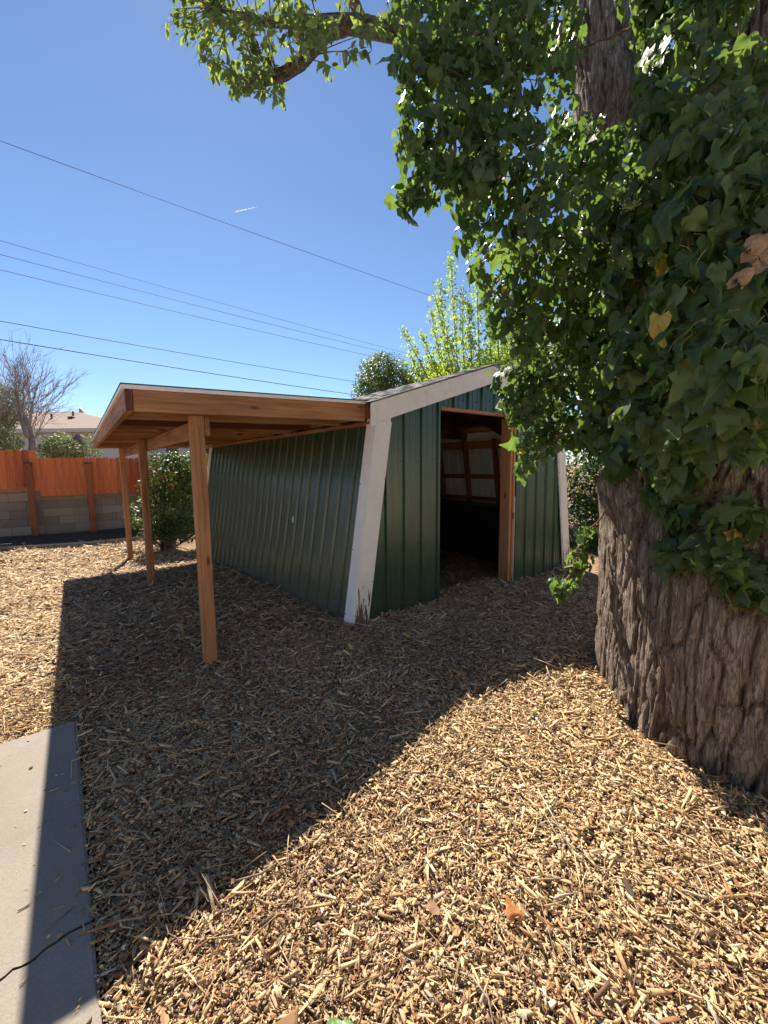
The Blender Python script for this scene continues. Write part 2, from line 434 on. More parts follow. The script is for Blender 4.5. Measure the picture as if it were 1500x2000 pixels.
# concrete path: two cast pieces parted by a jagged crack
def slab_pt(a, b, z): return SA * a + SB * b + np.array([0, 0, z])
ncr = 180
bs = np.linspace(0, 3.0, ncr)
_jr = np.random.default_rng(5); jag = np.interp(bs, np.linspace(0, 3, 34), _jr.normal(0, .013, 34)) + np.interp(bs, np.linspace(0, 3, 120), _jr.normal(0, .005, 120))
_c0 = on_z(183, 1795, SL_T) - K; _c1 = on_z(0, 1905, SL_T) - K
_sl = ((_c1 - _c0) @ SA) / ((_c1 - _c0) @ SB)
ca = (_c0 @ SA) + _sl * bs * np.exp(-bs * .5) + jag - jag[0]
gap = .0010 + np.abs(_jr.normal(0, .0009, ncr)) + .002 * (_jr.random(ncr) < .05)
path = empty('concrete_path', tuple(K)); tag(path, 'pale concrete path with a dark jagged crack across it', kind='structure')
for piece in range(2):
    near_ = [(0.0 if piece == 0 else 5.75)] * ncr; crk = list(ca - gap) if piece == 0 else list(ca + gap)
    sg_ = 1 if piece == 0 else -1; dz = 0.0 if piece == 0 else -.003; b = MB(); rows_ = []
    prof = [(near_, -.12, 0), (near_, SL_T - .008, 0), (near_, SL_T, .008 * sg_), (crk, SL_T, -.0015 * sg_), (crk, SL_T - .003, 0), (crk, -.12, 0)]
    for j in range(ncr):
        bb_ = min(max(bs[j], .0), 3.0)
        for (base_, z_, ins_) in prof:
            b.v.append(tuple(slab_pt(base_[j] + ins_, bb_ + (.008 if (j == 0 and z_ == SL_T) else 0), z_ + dz - (.0 if j else (.006 if z_ == SL_T else 0)))))
    np_ = len(prof)
    for j in range(ncr - 1):
        for q_ in range(np_ - 1): b.f.append((j * np_ + q_, j * np_ + q_ + 1, (j + 1) * np_ + q_ + 1, (j + 1) * np_ + q_))
    b.f.append(tuple(range(np_))); b.f.append(tuple((ncr - 1) * np_ + q_ for q_ in range(np_)))
    o = b.build('slab', M_concrete, path); o.data.materials.append(M_soil)          # dirt in the crack, its dark colour also standing in for shade
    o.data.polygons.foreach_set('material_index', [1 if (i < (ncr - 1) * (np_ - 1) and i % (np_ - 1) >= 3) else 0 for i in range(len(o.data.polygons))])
# unseen house added behind the camera; its sunlit wall bounces warm light forward
M_cream = simple('cream_stucco', (.66, .58, .46), (.80, .72, .60), 22, .92, 6, .4, .01)
M_trimw = simple('white_window_frame', (.72, .72, .70), (.82, .82, .80), 8, .5, 3, .05)
M_pane = simple('dark_window_pane', (.02, .024, .03), (.035, .04, .05), 3, .08, 2, 0)
M_hroof = simple('grey_house_shingle', (.10, .09, .085), (.20, .18, .165), 30, .95)
bounce_house = empty('house', tuple(L(-1.0, -6.0)), TH); tag(bounce_house, 'unseen cream stucco house with hip roof, added behind the camera to bounce warm light', 'house')
MB().box(-7, 7, -7.5, 0, -.3, 2.62).build('wall', M_cream, bounce_house)
MB().add([(-7.5, .55, 2.62), (7.5, .55, 2.62), (7.5, -8, 2.62), (-7.5, -8, 2.62), (-4, -3.7, 4.1), (4, -3.7, 4.1), (-7.5, .55, 2.48), (7.5, .55, 2.48), (7.5, -8, 2.48), (-7.5, -8, 2.48)],
         [(0, 4, 5, 1), (1, 5, 2), (2, 5, 4, 3), (3, 4, 0), (0, 1, 7, 6), (1, 2, 8, 7), (2, 3, 9, 8), (3, 0, 6, 9), (6, 7, 8, 9)]).build('roof', M_hroof, bounce_house)
for x0_, x1_, z0_, z1_, nm_ in ((-4.6, -2.8, .95, 2.1, 'window'), (-.9, .1, .02, 2.08, 'door'), (2.4, 4.2, .95, 2.1, 'window')):
    fr_ = MB().box(x0_, x1_, .003, .05, z0_, z1_).build(nm_, M_trimw, bounce_house, False, .006)
    if nm_ == 'window':
        for k_ in range(2): MB().box(x0_ + .06 + k_ * .86, x0_ + .88 + k_ * .86, .052, .058, z0_ + .06, z1_ - .06).build('pane', M_pane, fr_)
    else: MB().tube([(x1_ - .1, .052, 1.0), (x1_ - .1, .10, 1.0), (x1_ - .1, .115, 1.0)], [.012, .012, .028], 10).build('handle', simple('door_brass', (.4, .3, .12), (.5, .4, .18), 5, .3, 2, 0), fr_, True)

# ------------------------------------------------------------------ wood chip mulch
PAL = np.array([[.76, .58, .34], [.70, .51, .285], [.64, .45, .245], [.54, .355, .18], [.46, .27, .13], [.34, .17, .085], [.16, .095, .058], [.50, .43, .34], [.80, .67, .45]])
PAL = PAL * np.array([.99, .985, .955])
PW = np.array([.19, .21, .19, .14, .09, .05, .05, .04, .04])
PWC = np.array([.10, .17, .22, .21, .14, .06, .05, .04, .01])
def chips(n, dmin, dmax, lmul, tri_kind, amin=-52, amax=52, crumb=False):
    # ring sector sampled evenly by area
    r = np.sqrt(rng.uniform(dmin ** 2, dmax ** 2, n)); a = np.radians(rng.uniform(amin, amax, n))
    x = r * np.sin(a); y = r * np.cos(a)
    P = np.stack([x, y], 1)
    rel = P - S0[:2]; lv = rel @ V[:2]; lu = rel @ U[:2]
    sb_ = (x - K[0]) * SB[0] + (y - K[1]) * SB[1]; spill = in_slab(x, y, 0) & (rng.random(n) < .035 * np.exp(-np.clip(sb_, 0, 9) / .09) + .0012)
    keep = ~in_slab(x, y, -.008) | spill
    keep &= np.hypot(x - TREE[0], y - TREE[1]) > .72
    keep &= lu > -5.9
    keep &= ~((lu > 5.9) & (lv > -.2)) & ~((lv > 4.4)) & (lu < 8.6 + .0 * lv)
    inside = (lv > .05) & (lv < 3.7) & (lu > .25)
    keep &= ~(inside & (rng.random(n) < .25))
    x, y = x[keep], y[keep]; n = len(x); inside = inside[keep]
    ln = np.clip(rng.lognormal(math.log(.0165), .66, n), .005, .12) * lmul
    if crumb: ln = np.clip(rng.lognormal(math.log(.0085), .4, n), .003, .02) * lmul
    wd = np.clip(ln * (rng.uniform(.3, .8, n) if crumb else rng.uniform(.10, .38, n)), .0020, .0115 * lmul); th = wd * rng.uniform(.18, .55, n)
    thin = rng.random(n) < (0 if crumb else .22)
    ln = np.where(thin, ln * 2.1, ln); wd = np.where(thin, rng.uniform(.0016, .0036, n) * lmul, wd); th = np.where(thin, wd * .8, th)
    z = gz(x, y); z = np.where(in_slab(x, y, .10), np.minimum(z, .012), z) + np.abs(rng.normal(0, .010, n)) + th * .3 + .002
    yaw = rng.uniform(0, 2 * math.pi, n); pit = rng.normal(0, .24, n); rol = rng.normal(0, .4, n)
    on_s = in_slab(x, y, -.008); pit = np.where(on_s, pit * .1, pit); rol = np.where(on_s, rol * .2, rol); z = np.where(on_s, SL_T + th * .5 + .0008, z)
    z = z + np.where(on_s, 0, np.abs(np.sin(pit)) * ln * .38)
    cy, sy, cp, sp, cr, sr = np.cos(yaw), np.sin(yaw), np.cos(pit), np.sin(pit), np.cos(rol), np.sin(rol)
    X = np.stack([cy * cp, sy * cp, sp], 1)
    Y0 = np.stack([-sy, cy, 0 * sy], 1); Z0 = np.cross(X, Y0)
    Y = Y0 * cr[:, None] + Z0 * sr[:, None]; Z = np.cross(X, Y)
    col = PAL[rng.choice(len(PAL), n, p=PWC if crumb else PW)] * rng.uniform(.75, 1.15, (n, 1))
    # trodden, older patches read a little browner; fresh ones paler
    pn_ = .5 + .5 * np.sin(x * 3.1 + 1.3 * np.sin(y * 2.3)) * np.sin(y * 2.7 + 1.1 * np.sin(x * 1.9 + 1)); col = col * (1.05 - .24 * pn_[:, None] * np.array([.9, 1.0, 1.05]))
    # reddish damp patches
    red = np.clip(np.sin(x * 1.7 + 2.0) * np.sin(y * 1.3 + .5) + rng.normal(0, .5, n) - .55, 0, 1)
    col = col * (1 - red[:, None] * .5) + np.array([.17, .065, .04]) * red[:, None] * .5
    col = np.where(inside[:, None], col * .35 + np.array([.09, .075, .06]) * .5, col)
    C0 = np.stack([x, y, z], 1)
    if tri_kind == 12:
        t0 = np.where(rng.random((n, 2)) < .35, rng.uniform(.12, .45, (n, 2)), rng.uniform(.7, 1.1, (n, 2))); sk = rng.uniform(-1, 1, (n, 2)) * np.minimum(wd / ln * 1.6, .5)[:, None]
        off = rng.normal(0, .35, (n, 2)) * wd[:, None]; twist = rng.normal(0, .35, n)
        vs_ = []
        for e, sx in ((0, -1), (1, 1)):
            ct, st = np.cos(twist * sx), np.sin(twist * sx)
            Yt = Y * ct[:, None] + Z * st[:, None]; Zt = Z * ct[:, None] - Y * st[:, None]
            for (a, b) in ((-1, -1), (1, -1), (1, 1), (-1, 1)):
                lx = sx * ln / 2 * (1 + sk[:, e] * a)
                vs_.append(C0 + X * lx[:, None] + Yt * (a * wd / 2 * t0[:, e] + off[:, e])[:, None] + Zt * (b * th / 2)[:, None])
        Vv = np.stack(vs_, 1).reshape(-1, 3); k = 8
        q = [(j, (j + 1) % 4, 4 + (j + 1) % 4, 4 + j) for j in range(4)] + [(3, 2, 1, 0), (4, 5, 6, 7)]
    else:
        vs_ = []
        for sx, a, b in ((-1, -.7, 0), (-1, .5, .2), (1, -.5, .2), (1, .6, 0), (-.6, 0, 1), (.7, .1, 1)):
            vs_.append(C0 + X * (sx * ln / 2)[:, None] + Y * (a * wd)[:, None] + Z * (b * th * 1.2)[:, None])
        Vv = np.stack(vs_, 1).reshape(-1, 3); k = 6
        q = [(0, 2, 5, 4), (1, 4, 5, 3)]
    q = np.array(q)
    F = (q[None] + (np.arange(n) * k)[:, None, None]).reshape(-1, 4)
    return Vv, F, np.repeat(col, k, 0)
sets = [chips(43000, .55, 2.1, 1.0, 12, -62, 62), chips(44000, .55, 2.1, 1.0, 6, -62, 62, True), chips(41000, 2.1, 3.6, 1.12, 12, -52, 50), chips(36000, 2.1, 3.6, 1.2, 6, -52, 50, True), chips(52000, 3.6, 5.6, 1.4, 6, -50, 42), chips(46000, 5.6, 9.0, 1.8, 6, -50, 25), chips(30000, 9.0, 13.5, 2.4, 6, -50, -5)]
off = 0; VS, FS, CS = [], [], []
for v_, f_, c_ in sets:
    VS.append(v_); FS.append(f_ + off); CS.append(c_); off += len(v_)
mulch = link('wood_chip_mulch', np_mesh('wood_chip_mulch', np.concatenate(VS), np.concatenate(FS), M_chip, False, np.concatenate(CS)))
tag(mulch, 'loose layer of tan and brown wood chips covering the yard', 'mulch', kind='stuff')
# larger bark flakes and shredded pieces in the mulch
n_ = 420; rr_ = np.sqrt(rng.uniform(.6, 22, n_)); aa_ = np.radians(rng.uniform(-45, 44, n_)); bx_, by_ = rr_ * np.sin(aa_), rr_ * np.cos(aa_)
ok_ = ~in_slab(bx_, by_, .04) & (np.hypot(bx_ - TREE[0], by_ - TREE[1]) > 1.05) & ~(((np.stack([bx_, by_], 1) - S0[:2]) @ U[:2] > .0) & ((np.stack([bx_, by_], 1) - S0[:2]) @ V[:2] > -.05))
bv_, bf_, bc_ = [], [], []
for x, y in zip(bx_[ok_], by_[ok_]):
    ln, wd = random.uniform(.025, .075), random.uniform(.010, .024); yaw = random.uniform(0, 6.28); pit = random.gauss(0, .22)
    ex = np.array([math.cos(yaw) * math.cos(pit), math.sin(yaw) * math.cos(pit), math.sin(pit)]); ey = np.array([-math.sin(yaw), math.cos(yaw), random.gauss(0, .25)]); ey /= np.linalg.norm(ey); ez = np.cross(ex, ey)
    c0 = np.array([x, y, float(gz(x, y)) + random.uniform(.014, .026)]); o_ = len(bv_); k = 9
    for sgn in (1, -1):
        for j in range(k):
            a = 2 * math.pi * j / k; rj = random.uniform(.7, 1.05) if sgn > 0 else 1
            if sgn > 0: ring = ring + [rj] if j else [rj]
            bv_.append(c0 + ex * math.cos(a) * ln / 2 * ring[j] + ey * math.sin(a) * wd / 2 * ring[j] + ez * (sgn * .0022 + .006 * math.cos(a) ** 2))
    for j in range(1, k - 1): bf_.append((o_, o_ + j, o_ + j + 1, o_ + j + 1)); bf_.append((o_ + k, o_ + k + j + 1, o_ + k + j, o_ + k + j))
    for j in range(k): bf_.append((o_ + j, o_ + k + j, o_ + k + (j + 1) % k, o_ + (j + 1) % k))
    bc_ += [np.array(random.choice([(.16, .09, .05), (.24, .13, .07), (.10, .065, .045), (.36, .20, .10), (.30, .24, .18), (.44, .26, .12)]))] * (2 * k)
me_ = bpy.data.meshes.new('bark_litter'); me_.from_pydata([tuple(q) for q in bv_], [], [tuple(dict.fromkeys(f)) for f in bf_]); ca2 = me_.color_attributes.new('tint', 'FLOAT_COLOR', 'POINT')
ca2.data.foreach_set('color', np.concatenate([np.array(bc_), np.ones((len(bc_), 1))], 1).astype(np.float32).ravel()); me_.materials.append(M_chip)
tag(link('bark_litter', me_), 'brown bark flakes mixed into the wood chip mulch', 'bark flakes', kind='stuff')
# long twigs lying on the mulch
tb = MB()
for i in range(130):
    r_ = math.sqrt(random.uniform(.8, 16)); a = R(random.uniform(-40, 42)); x, y = r_ * math.sin(a), r_ * math.cos(a)
    if in_slab(x, y, .15) or math.hypot(x - TREE[0], y - TREE[1]) < 1.1: continue
    ln = random.uniform(.08, .30); yaw = random.uniform(0, 6.28); pts = []
    for k in range(6):
        q = (k / 5 - .5) * ln; bend = .12 * ln * math.sin(k * 1.1 + i)
        px, py = x + q * math.cos(yaw) - bend * math.sin(yaw), y + q * math.sin(yaw) + bend * math.cos(yaw)
        pts.append((px, py, float(gz(px, py)) + .022 + .012 * math.sin(k * .9 + i)))
    tb.tube(pts, [random.uniform(.0018, .0045) * (1 - .1 * k) for k in range(6)], 5)
tw = tb.build('twig_litter', simple('twig_bark', (.14, .10, .075), (.42, .33, .24), 30, .85), None, True); tag(tw, 'thin dry twigs scattered over the mulch', 'twigs', kind='stuff')

# ------------------------------------------------------------------ shed
SHL, SHW, LEAN, EAVE_V, EAVE_Z, RIDGE_V, RIDGE_Z = 5.45, 3.74, .158, .19, 2.05, 1.87, 2.592
SLOPE = (RIDGE_Z - EAVE_Z) / (RIDGE_V - EAVE_V)
def roof_z(v): return RIDGE_Z - abs(v - RIDGE_V) * SLOPE
shed = empty('shed', tuple(S0), TH)
tag(shed, 'green corrugated metal shed with white trim, inward leaning walls and an open doorway', 'shed')
DOOR0, DOOR1, DOORZ = 1.11, 2.33, 2.06
PITCHR = .2287
def profile(w0, w1, phase=0.0):
    """(offset, height) points of ribbed sheet between w0 and w1"""
    pts = []
    k0 = math.floor((w0 - phase) / PITCHR) - 1
    k1 = math.ceil((w1 - phase) / PITCHR) + 1
    for k in range(k0, k1):
        b = phase + k * PITCHR
        pts += [(b - .021, 0), (b - .012, .021), (b + .012, .021), (b + .021, 0)]
        for mcen in (.0762, .1524): pts += [(b + mcen - .011, 0), (b + mcen - .006, .004), (b + mcen + .006, .004), (b + mcen + .011, 0)]
    pts = [p for p in pts if w0 < p[0] < w1]
    return [(w0, pts[0][1] if False else 0)] + pts + [(w1, 0)]
def sheet(name, mat, parent, w0, w1, place, zb, zt, phase=0.0, flip=False, segs=1):
    """place(w, h, z) -> local point; zb, zt: functions of w"""
    pr = profile(w0, w1, phase); vs_, fs = [], []
    for (wv, h) in pr:
        a, b = zb(wv), zt(wv)
        for s_ in range(segs + 1): vs_.append(place(wv, h, a + (b - a) * s_ / segs))
    n = segs + 1
    for i in range(len(pr) - 1):
        for s_ in range(segs):
            f = (i * n + s_, (i + 1) * n + s_, (i + 1) * n + s_ + 1, i * n + s_ + 1)
            fs.append(f[::-1] if flip else f)
    return MB().add(vs_, fs).build(name, mat, parent)
nl = math.hypot(1, LEAN)
def left_place(wv, h, z): return (LEAN * z - h / nl, wv, z + h * LEAN / nl)
def right_place(wv, h, z): return (SHW - LEAN * z + h / nl, wv, z + h * LEAN / nl)
def screws(parent, rows, spots):
    b = MB()
    for p, nrm in spots:
        p = np.array(p); nrm = np.array(nrm, float); nrm /= np.linalg.norm(nrm)
        b.tube([p - nrm * .002, p + nrm * .005], [.0065, .0055], 6)
    return tag(b.build('screws', M_screw, parent), kind='stuff')
e = .0
i = 0
while e < SHL - .02:
    e1 = min(e + PITCHR * 4, SHL)
    o = sheet('wall_sheet', M_green_dust_reflect, shed, e, e1, (lambda off: (lambda wv, h, z: left_place(wv, h + off, z)))(.002 * (i % 2)), lambda wv: -.42, lambda wv: 1.93, .06, True, 3)
    sp = []
    k = 0
    wv = e + .03
    while wv < e1:
        for zz in (.22, .98, 1.38):
            if wv > .12: sp.append((left_place(wv, .003, zz + .01 * math.sin(wv * 9)), (-1, 0, LEAN)))
        wv += .114
    screws(o, None, sp)
    e = e1; i += 1
# front wall: left panel, gable piece over the door, right panel; a little proud to -y
def front_place(wv, h, z): return (wv, -h, z)
FR = [('wall_sheet', .02, DOOR0, lambda v: -.30, lambda v: min(roof_z(v) - .05, max(v, .001) / LEAN)),
      ('gable_sheet', DOOR0 + .004, 3.2, lambda v: DOORZ + .035, lambda v: max(roof_z(v) - .05, DOORZ + .04) if v < DOOR1 + .07 else roof_z(v) - .05),
      ('wall_sheet', DOOR1 + .085, SHW - .02, lambda v: -.30, lambda v: min(roof_z(v) - .05, max(SHW - v, .001) / LEAN))]
for nm, a, b, zb, zt in FR:
    if nm == 'gable_sheet': b = DOOR1 + .085
    o = sheet(nm, M_green, shed, a, b, front_place, zb, zt, .17, False, 1)
    sp = []
    wv = a + .1
    while wv < b:
        for zz in ((.72, 1.55) if nm == 'wall_sheet' else (2.2,)):
            if zz < zt(wv) - .05: sp.append(((wv, -.003, zz + .02 * math.sin(wv * 7)), (0, -1, 0)))
        wv += .229
    screws(o, None, sp)
# back wall and right wall
sheet('wall_sheet', M_green, shed, .02, SHW - .02, lambda wv, h, z: (wv, SHL + h, z), lambda v: -.45, lambda v: min(roof_z(v) - .05, max(v, .001) / LEAN, max(SHW - v, .001) / LEAN), .1, True)
sheet('wall_sheet', M_green, shed, 0, SHL, right_place, lambda wv: -.42, lambda wv: 1.93, .06, False, 2)
# unpainted inner faces of the sheets
sheet('wall_liner', M_liner, shed, .05, SHL - .05, lambda wv, h, z: (SHW - LEAN * z - .012 + h * .6, wv, z), lambda wv: -.42, lambda wv: 1.93, .06, True, 2)
sheet('wall_liner', M_liner, shed, .06, SHW - .06, lambda wv, h, z: (wv, SHL - .014 + h * .6, z), lambda v: -.45, lambda v: min(roof_z(v) - .08, max(v - .03, .001) / LEAN, max(SHW - .03 - v, .001) / LEAN), .1, False)
sheet('wall_liner', M_liner, shed, .05, SHL - .05, lambda wv, h, z: (LEAN * z + .012 - h * .6, wv, z), lambda wv: -.42, lambda wv: 1.93, .06, False, 1)
# corner trim boards (leaning): side face and front face
def lean_x(z, right): return SHW - LEAN * z if right else LEAN * z
for right in (False, True):
    sg = 1 if right else -1
    for (yb, front) in ((0, True), (SHL, False)):
        z0, z1 = (-.12 if front else -.5), 1.93
        yy = -.026 if front else SHL + .026
        b = MB(); p = []                                 # side board
        for z in (z0, z1):
            xo = lean_x(z, right) + sg * .024; xi = xo + sg * .018
            ya, yb2 = (yy - .019, yy + .135) if front else (yy - .135, yy + .019)
            xs = (min(xo, xi), max(xo, xi))
            p += [(xs[0], ya, z), (xs[1], ya, z), (xs[1], yb2, z), (xs[0], yb2, z)]
        b.hexa(p); b.build('corner_trim', M_white, shed, False, .003)
        b = MB(); p = []                                 # front board
        z0 += .0 if not front else -.015
        for z in (z0, z1 + .02):
            xo = lean_x(z, right) + sg * .024; xi = xo - sg * .150
            xs = (min(xo, xi), max(xo, xi))
            ya, yb2 = (yy - .017, yy + .001) if front else (yy - .001, yy + .017)
            p += [(xs[0], ya, z), (xs[1], ya, z), (xs[1], yb2, z), (xs[0], yb2, z)]
        b.hexa(p); b.build('corner_trim', M_peel if front else M_white, shed, False, .003)
        if front:
            b = MB(); p = []                             # thin channel beside the board
            for z in (z0 + .02, z1 - .03):
                xa = lean_x(z, right) + sg * .024 - sg * .153; xb = xa - sg * .014
                xs = (min(xa, xb), max(xa, xb))
                p += [(xs[0], yy - .010, z), (xs[1], yy - .010, z), (xs[1], yy + .004, z), (xs[0], yy + .004, z)]
            b.hexa(p); b.build('edge_channel', M_white, shed)
            sp = [((lean_x(z, right) - sg * .128, yy - .010, z), (0, -1, 0)) for z in (.42, 1.38)] + [((lean_x(z, right) + sg * .042, yy + .118, z), (sg, 0, 0)) for z in (.12, .72, 1.33)]
            screws(shed, None, sp)
# door framing
MB().box(DOOR1, DOOR1 + .045, .000, .145, -.1, DOORZ).build('door_jamb', M_wood[2], shed, False, .003)
MB().box(DOOR1 + .047, DOOR1 + .082, -.016, .020, -.1, DOORZ).build('door_trim', M_wood[2], shed, False, .002)
MB().box(DOOR1 + .070, DOOR1 + .090, -.022, -.017, -.05, 1.1).build('door_channel', M_steel, shed)
MB().box(DOOR1 + .046, DOOR1 + .070, -.024, -.017, .82, .90).build('strike_plate', M_rail_dark, shed)
MB().box(DOOR0 - .045, DOOR0 - .002, .002, .145, -.1, DOORZ).build('door_jamb', M_wood[2], shed, False, .003)
MB().box(DOOR0 - .002, DOOR1 + .046, .001, .040, DOORZ, DOORZ + .14).build('door_header', M_wood[0], shed, False, .003)
MB().box(DOOR0 - .002, DOOR1 + .084, -.020, -.002, DOORZ + .002, DOORZ + .036).build('door_trim', M_wood[0], shed, False, .002)
# inside framing of the right wall
for yu in np.arange(.45, 5.7, .61):
    b = MB(); p = []
    for z in (-.3, 1.90):
        x = SHW - LEAN * z - .02
        p += [(x - .09, yu - .02, z), (x, yu - .02, z), (x, yu + .02, z), (x - .09, yu + .02, z)]
    b.hexa(p).build('stud', M_stud, shed)
for z, dz in ((1.30, .075), (1.82, .13), (.93, .06)):
    x = SHW - LEAN * z - .015
    MB().box(x - .045, x - .002, .1, SHL - .1, z - dz / 2, z + dz / 2).build('wall_rail', M_wood[1] if z > 1.5 else M_stud, shed)
for yu in np.arange(.05, 5.8, .82):
    b = MB()
    for sgn in (-1, 1):
        a_ = (RIDGE_V, yu, RIDGE_Z - .13); c_ = (RIDGE_V + sgn * (RIDGE_V - .30), yu, roof_z(.30) - .12)
        b.bar(a_, c_, .04, .13, (0, 1, 0))
    b.build('rafter', M_wood_dark, shed)
for yu in (1.65, 3.3, 4.9): MB().box(.36, SHW - .36, yu + .025, yu + .063, 1.92, 2.02).build('tie_beam', M_wood_dark, shed)
MB().hexa([(SHW - .60 - LEAN * .0, .75, -.1), (SHW - .13, .75, -.1), (SHW - .13, 4.3, -.2), (SHW - .60, 4.3, -.2), (SHW - .60 - .02, .75, .86), (SHW - .23, .75, .86), (SHW - .23, 4.3, .86), (SHW - .62, 4.3, .86)]).build('feed_bin', M_black, shed, False, .006)
MB().box(SHW - .66, SHW - .58, .72, 4.33, .861, .895).build('bin_rail', M_rail_dark, shed, False, .006)
for k, (yu, zz) in enumerate(((1.78, 1.77), (1.55, 1.77))):
    x = SHW - LEAN * zz - .062
    MB().tube([(x, yu + .05, zz + .05), (x - .01, yu + .05, zz - .05), (x - .05, yu + .05, zz - .085), (x - .05, yu - .05, zz - .085), (x - .01, yu - .05, zz - .05), (x, yu - .05, zz + .05)], .005, 6).build('wire_hook', M_rail_dark, shed, True)
# roof deck, shingles, rake boards
rf = empty('roof'); rf.parent = shed
YR0, YR1 = -.075, SHL + .10
for sgn in (-1, 1):
    v0 = RIDGE_V; v1 = RIDGE_V + sgn * (RIDGE_V - EAVE_V)
    b = MB(); z1 = EAVE_Z
    b.hexa([(min(v0, v1), YR0, (z1 if sgn < 0 else RIDGE_Z) - .024), (max(v0, v1), YR0, (RIDGE_Z if sgn < 0 else z1) - .024), (max(v0, v1), YR1, (RIDGE_Z if sgn < 0 else z1) - .024), (min(v0, v1), YR1, (z1 if sgn < 0 else RIDGE_Z) - .024),
            (min(v0, v1), YR0, (z1 if sgn < 0 else RIDGE_Z)), (max(v0, v1), YR0, (RIDGE_Z if sgn < 0 else z1)), (max(v0, v1), YR1, (RIDGE_Z if sgn < 0 else z1)), (min(v0, v1), YR1, (z1 if sgn < 0 else RIDGE_Z))])
    b.build('roof_deck', M_wood_dark, rf)
ca_, sa_ = math.cos(math.atan(SLOPE)), math.sin(math.atan(SLOPE))
sh_me = []
for k in range(4):
    wob = [random.uniform(-.004, .006) for _ in range(6)]
    mb = MB(); nsg = 3; p = []
    W_, Ln, T_ = .296, .20, .007
    for j in range(nsg + 1):
        x = W_ * j / nsg
        p += [(x, -.01 + wob[j] * 2, .007 + abs(wob[j])), (x, -.01 + wob[j] * 2, .007 + abs(wob[j]) + T_), (x, Ln, .0), (x, Ln, T_)]
    f = []
    for j in range(nsg):
        a = j * 4; c = a + 4
        f += [(a + 1, c + 1, c + 3, a + 3), (a, a + 2, c + 2, c), (a, c, c + 1, a + 1)]
    f += [(0, 1, 3, 2), (nsg * 4, nsg * 4 + 2, nsg * 4 + 3, nsg * 4 + 1)]
    mb.add(p, f); sh_me.append(mb.mesh('shingle', M_shingle))
slen = (RIDGE_V - EAVE_V) / ca_
rows = int(slen / .147)
Bmat = Matrix(((0, ca_, -sa_, 0), (-1, 0, 0, 0), (0, sa_, ca_, 0), (0, 0, 0, 1)))     # local x -> -y(u), local y -> up slope
rest = MB()
for r_ in range(rows + 1):
    s0 = -.02 + r_ * .147
    for c_ in range(21):
        y1_ = YR0 - .015 + (c_ + 1) * .30 - (.15 if r_ % 2 else 0) + random.uniform(-.004, .004); y0_ = y1_ - .296
        y0_, y1_ = max(y0_, YR0 - .018 + random.uniform(-.006, .003)), min(y1_, YR1 + .015)
        if y1_ - y0_ < .03: continue
        lift = .004 + r_ * .0002
        mt = Matrix.Translation((EAVE_V + s0 * ca_ - sa_ * lift, y1_, EAVE_Z + s0 * sa_ + ca_ * lift)) @ Bmat @ Matrix.Diagonal(((y1_ - y0_) / .296, 1, 1, 1))
        o = link('shingle', sh_me[random.randrange(4)], None, rf); o.matrix_local = mt
b = MB()                                                                              # far slope: plain courses
for r_ in range(rows + 1):
    s0 = -.02 + r_ * .147
    for dz, q in ((0, 0),):
        x0, z0_ = SHW - EAVE_V - s0 * ca_, EAVE_Z + s0 * sa_; s1 = min(s0 + .19, slen - .012); x1, z1_ = SHW - EAVE_V - s1 * ca_, EAVE_Z + s1 * sa_
        b.hexa([(x1, YR0 - .01, z1_ - .002), (x0, YR0 - .01, z0_ + .006), (x0, YR1, z0_ + .006), (x1, YR1, z1_), (x1, YR0 - .01, z1_ + .008), (x0, YR0 - .01, z0_ + .014), (x0, YR1, z0_ + .014), (x1, YR1, z1_ + .008)])
b.build('shingle_courses', M_shingle, rf)
for k in range(19):                                                                   # bent cap shingles along the ridge
    ya = YR0 - .014 + k * .30; yb_ = min(ya + .33, YR1 + .01); q0, q1 = .010 + .004 * (k % 2), .006
    b = MB(); e_ = -.135 * SLOPE
    b.add([(RIDGE_V - .135, ya, RIDGE_Z + e_ + q0 + .006), (RIDGE_V, ya, RIDGE_Z + q0 + .008), (RIDGE_V + .135, ya, RIDGE_Z + e_ + q0 + .006), (RIDGE_V - .135, yb_, RIDGE_Z + e_ + q1 + .006), (RIDGE_V, yb_, RIDGE_Z + q1 + .008), (RIDGE_V + .135, yb_, RIDGE_Z + e_ + q1 + .006),
           (RIDGE_V - .135, ya, RIDGE_Z + e_ + q0), (RIDGE_V, ya, RIDGE_Z + q0), (RIDGE_V + .135, ya, RIDGE_Z + e_ + q0)], [(0, 1, 4, 3), (1, 2, 5, 4), (6, 7, 1, 0), (7, 8, 2, 1)])
    b.build('ridge_shingle', M_shingle, rf)
RB = .185
def rake(va, vb, y0, y1, drop0=.004, h=RB, name='rake_board'):
    za, zb_ = roof_z(va), roof_z(vb); b = MB()
    b.hexa([(va, y0, za - drop0 - h), (vb, y0, zb_ - drop0 - h), (vb, y1, zb_ - drop0 - h), (va, y1, za - drop0 - h), (va, y0, za - drop0), (vb, y0, zb_ - drop0), (vb, y1, zb_ - drop0), (va, y1, za - drop0)])
    return b.build(name, M_white, rf, False, .003)
rake(EAVE_V + .058, .86, -.069, -.048); rake(.863, RIDGE_V - .001, -.069, -.048); rake(RIDGE_V + .001, SHW - EAVE_V, -.069, -.048)
rake(EAVE_V - .002, EAVE_V + .056, -.072, -.048, .006, RB + .012, 'eave_return')
rake(EAVE_V - .012, RIDGE_V, -.082, -.0695, -.002, .040, 'drip_edge'); rake(RIDGE_V, SHW - EAVE_V + .012, -.082, -.0695, -.002, .040, 'drip_edge')
MB().box(SHW - EAVE_V - .02, SHW - EAVE_V, -.047, SHL, EAVE_Z - .15, EAVE_Z - .012).build('eave_board', M_white, rf)
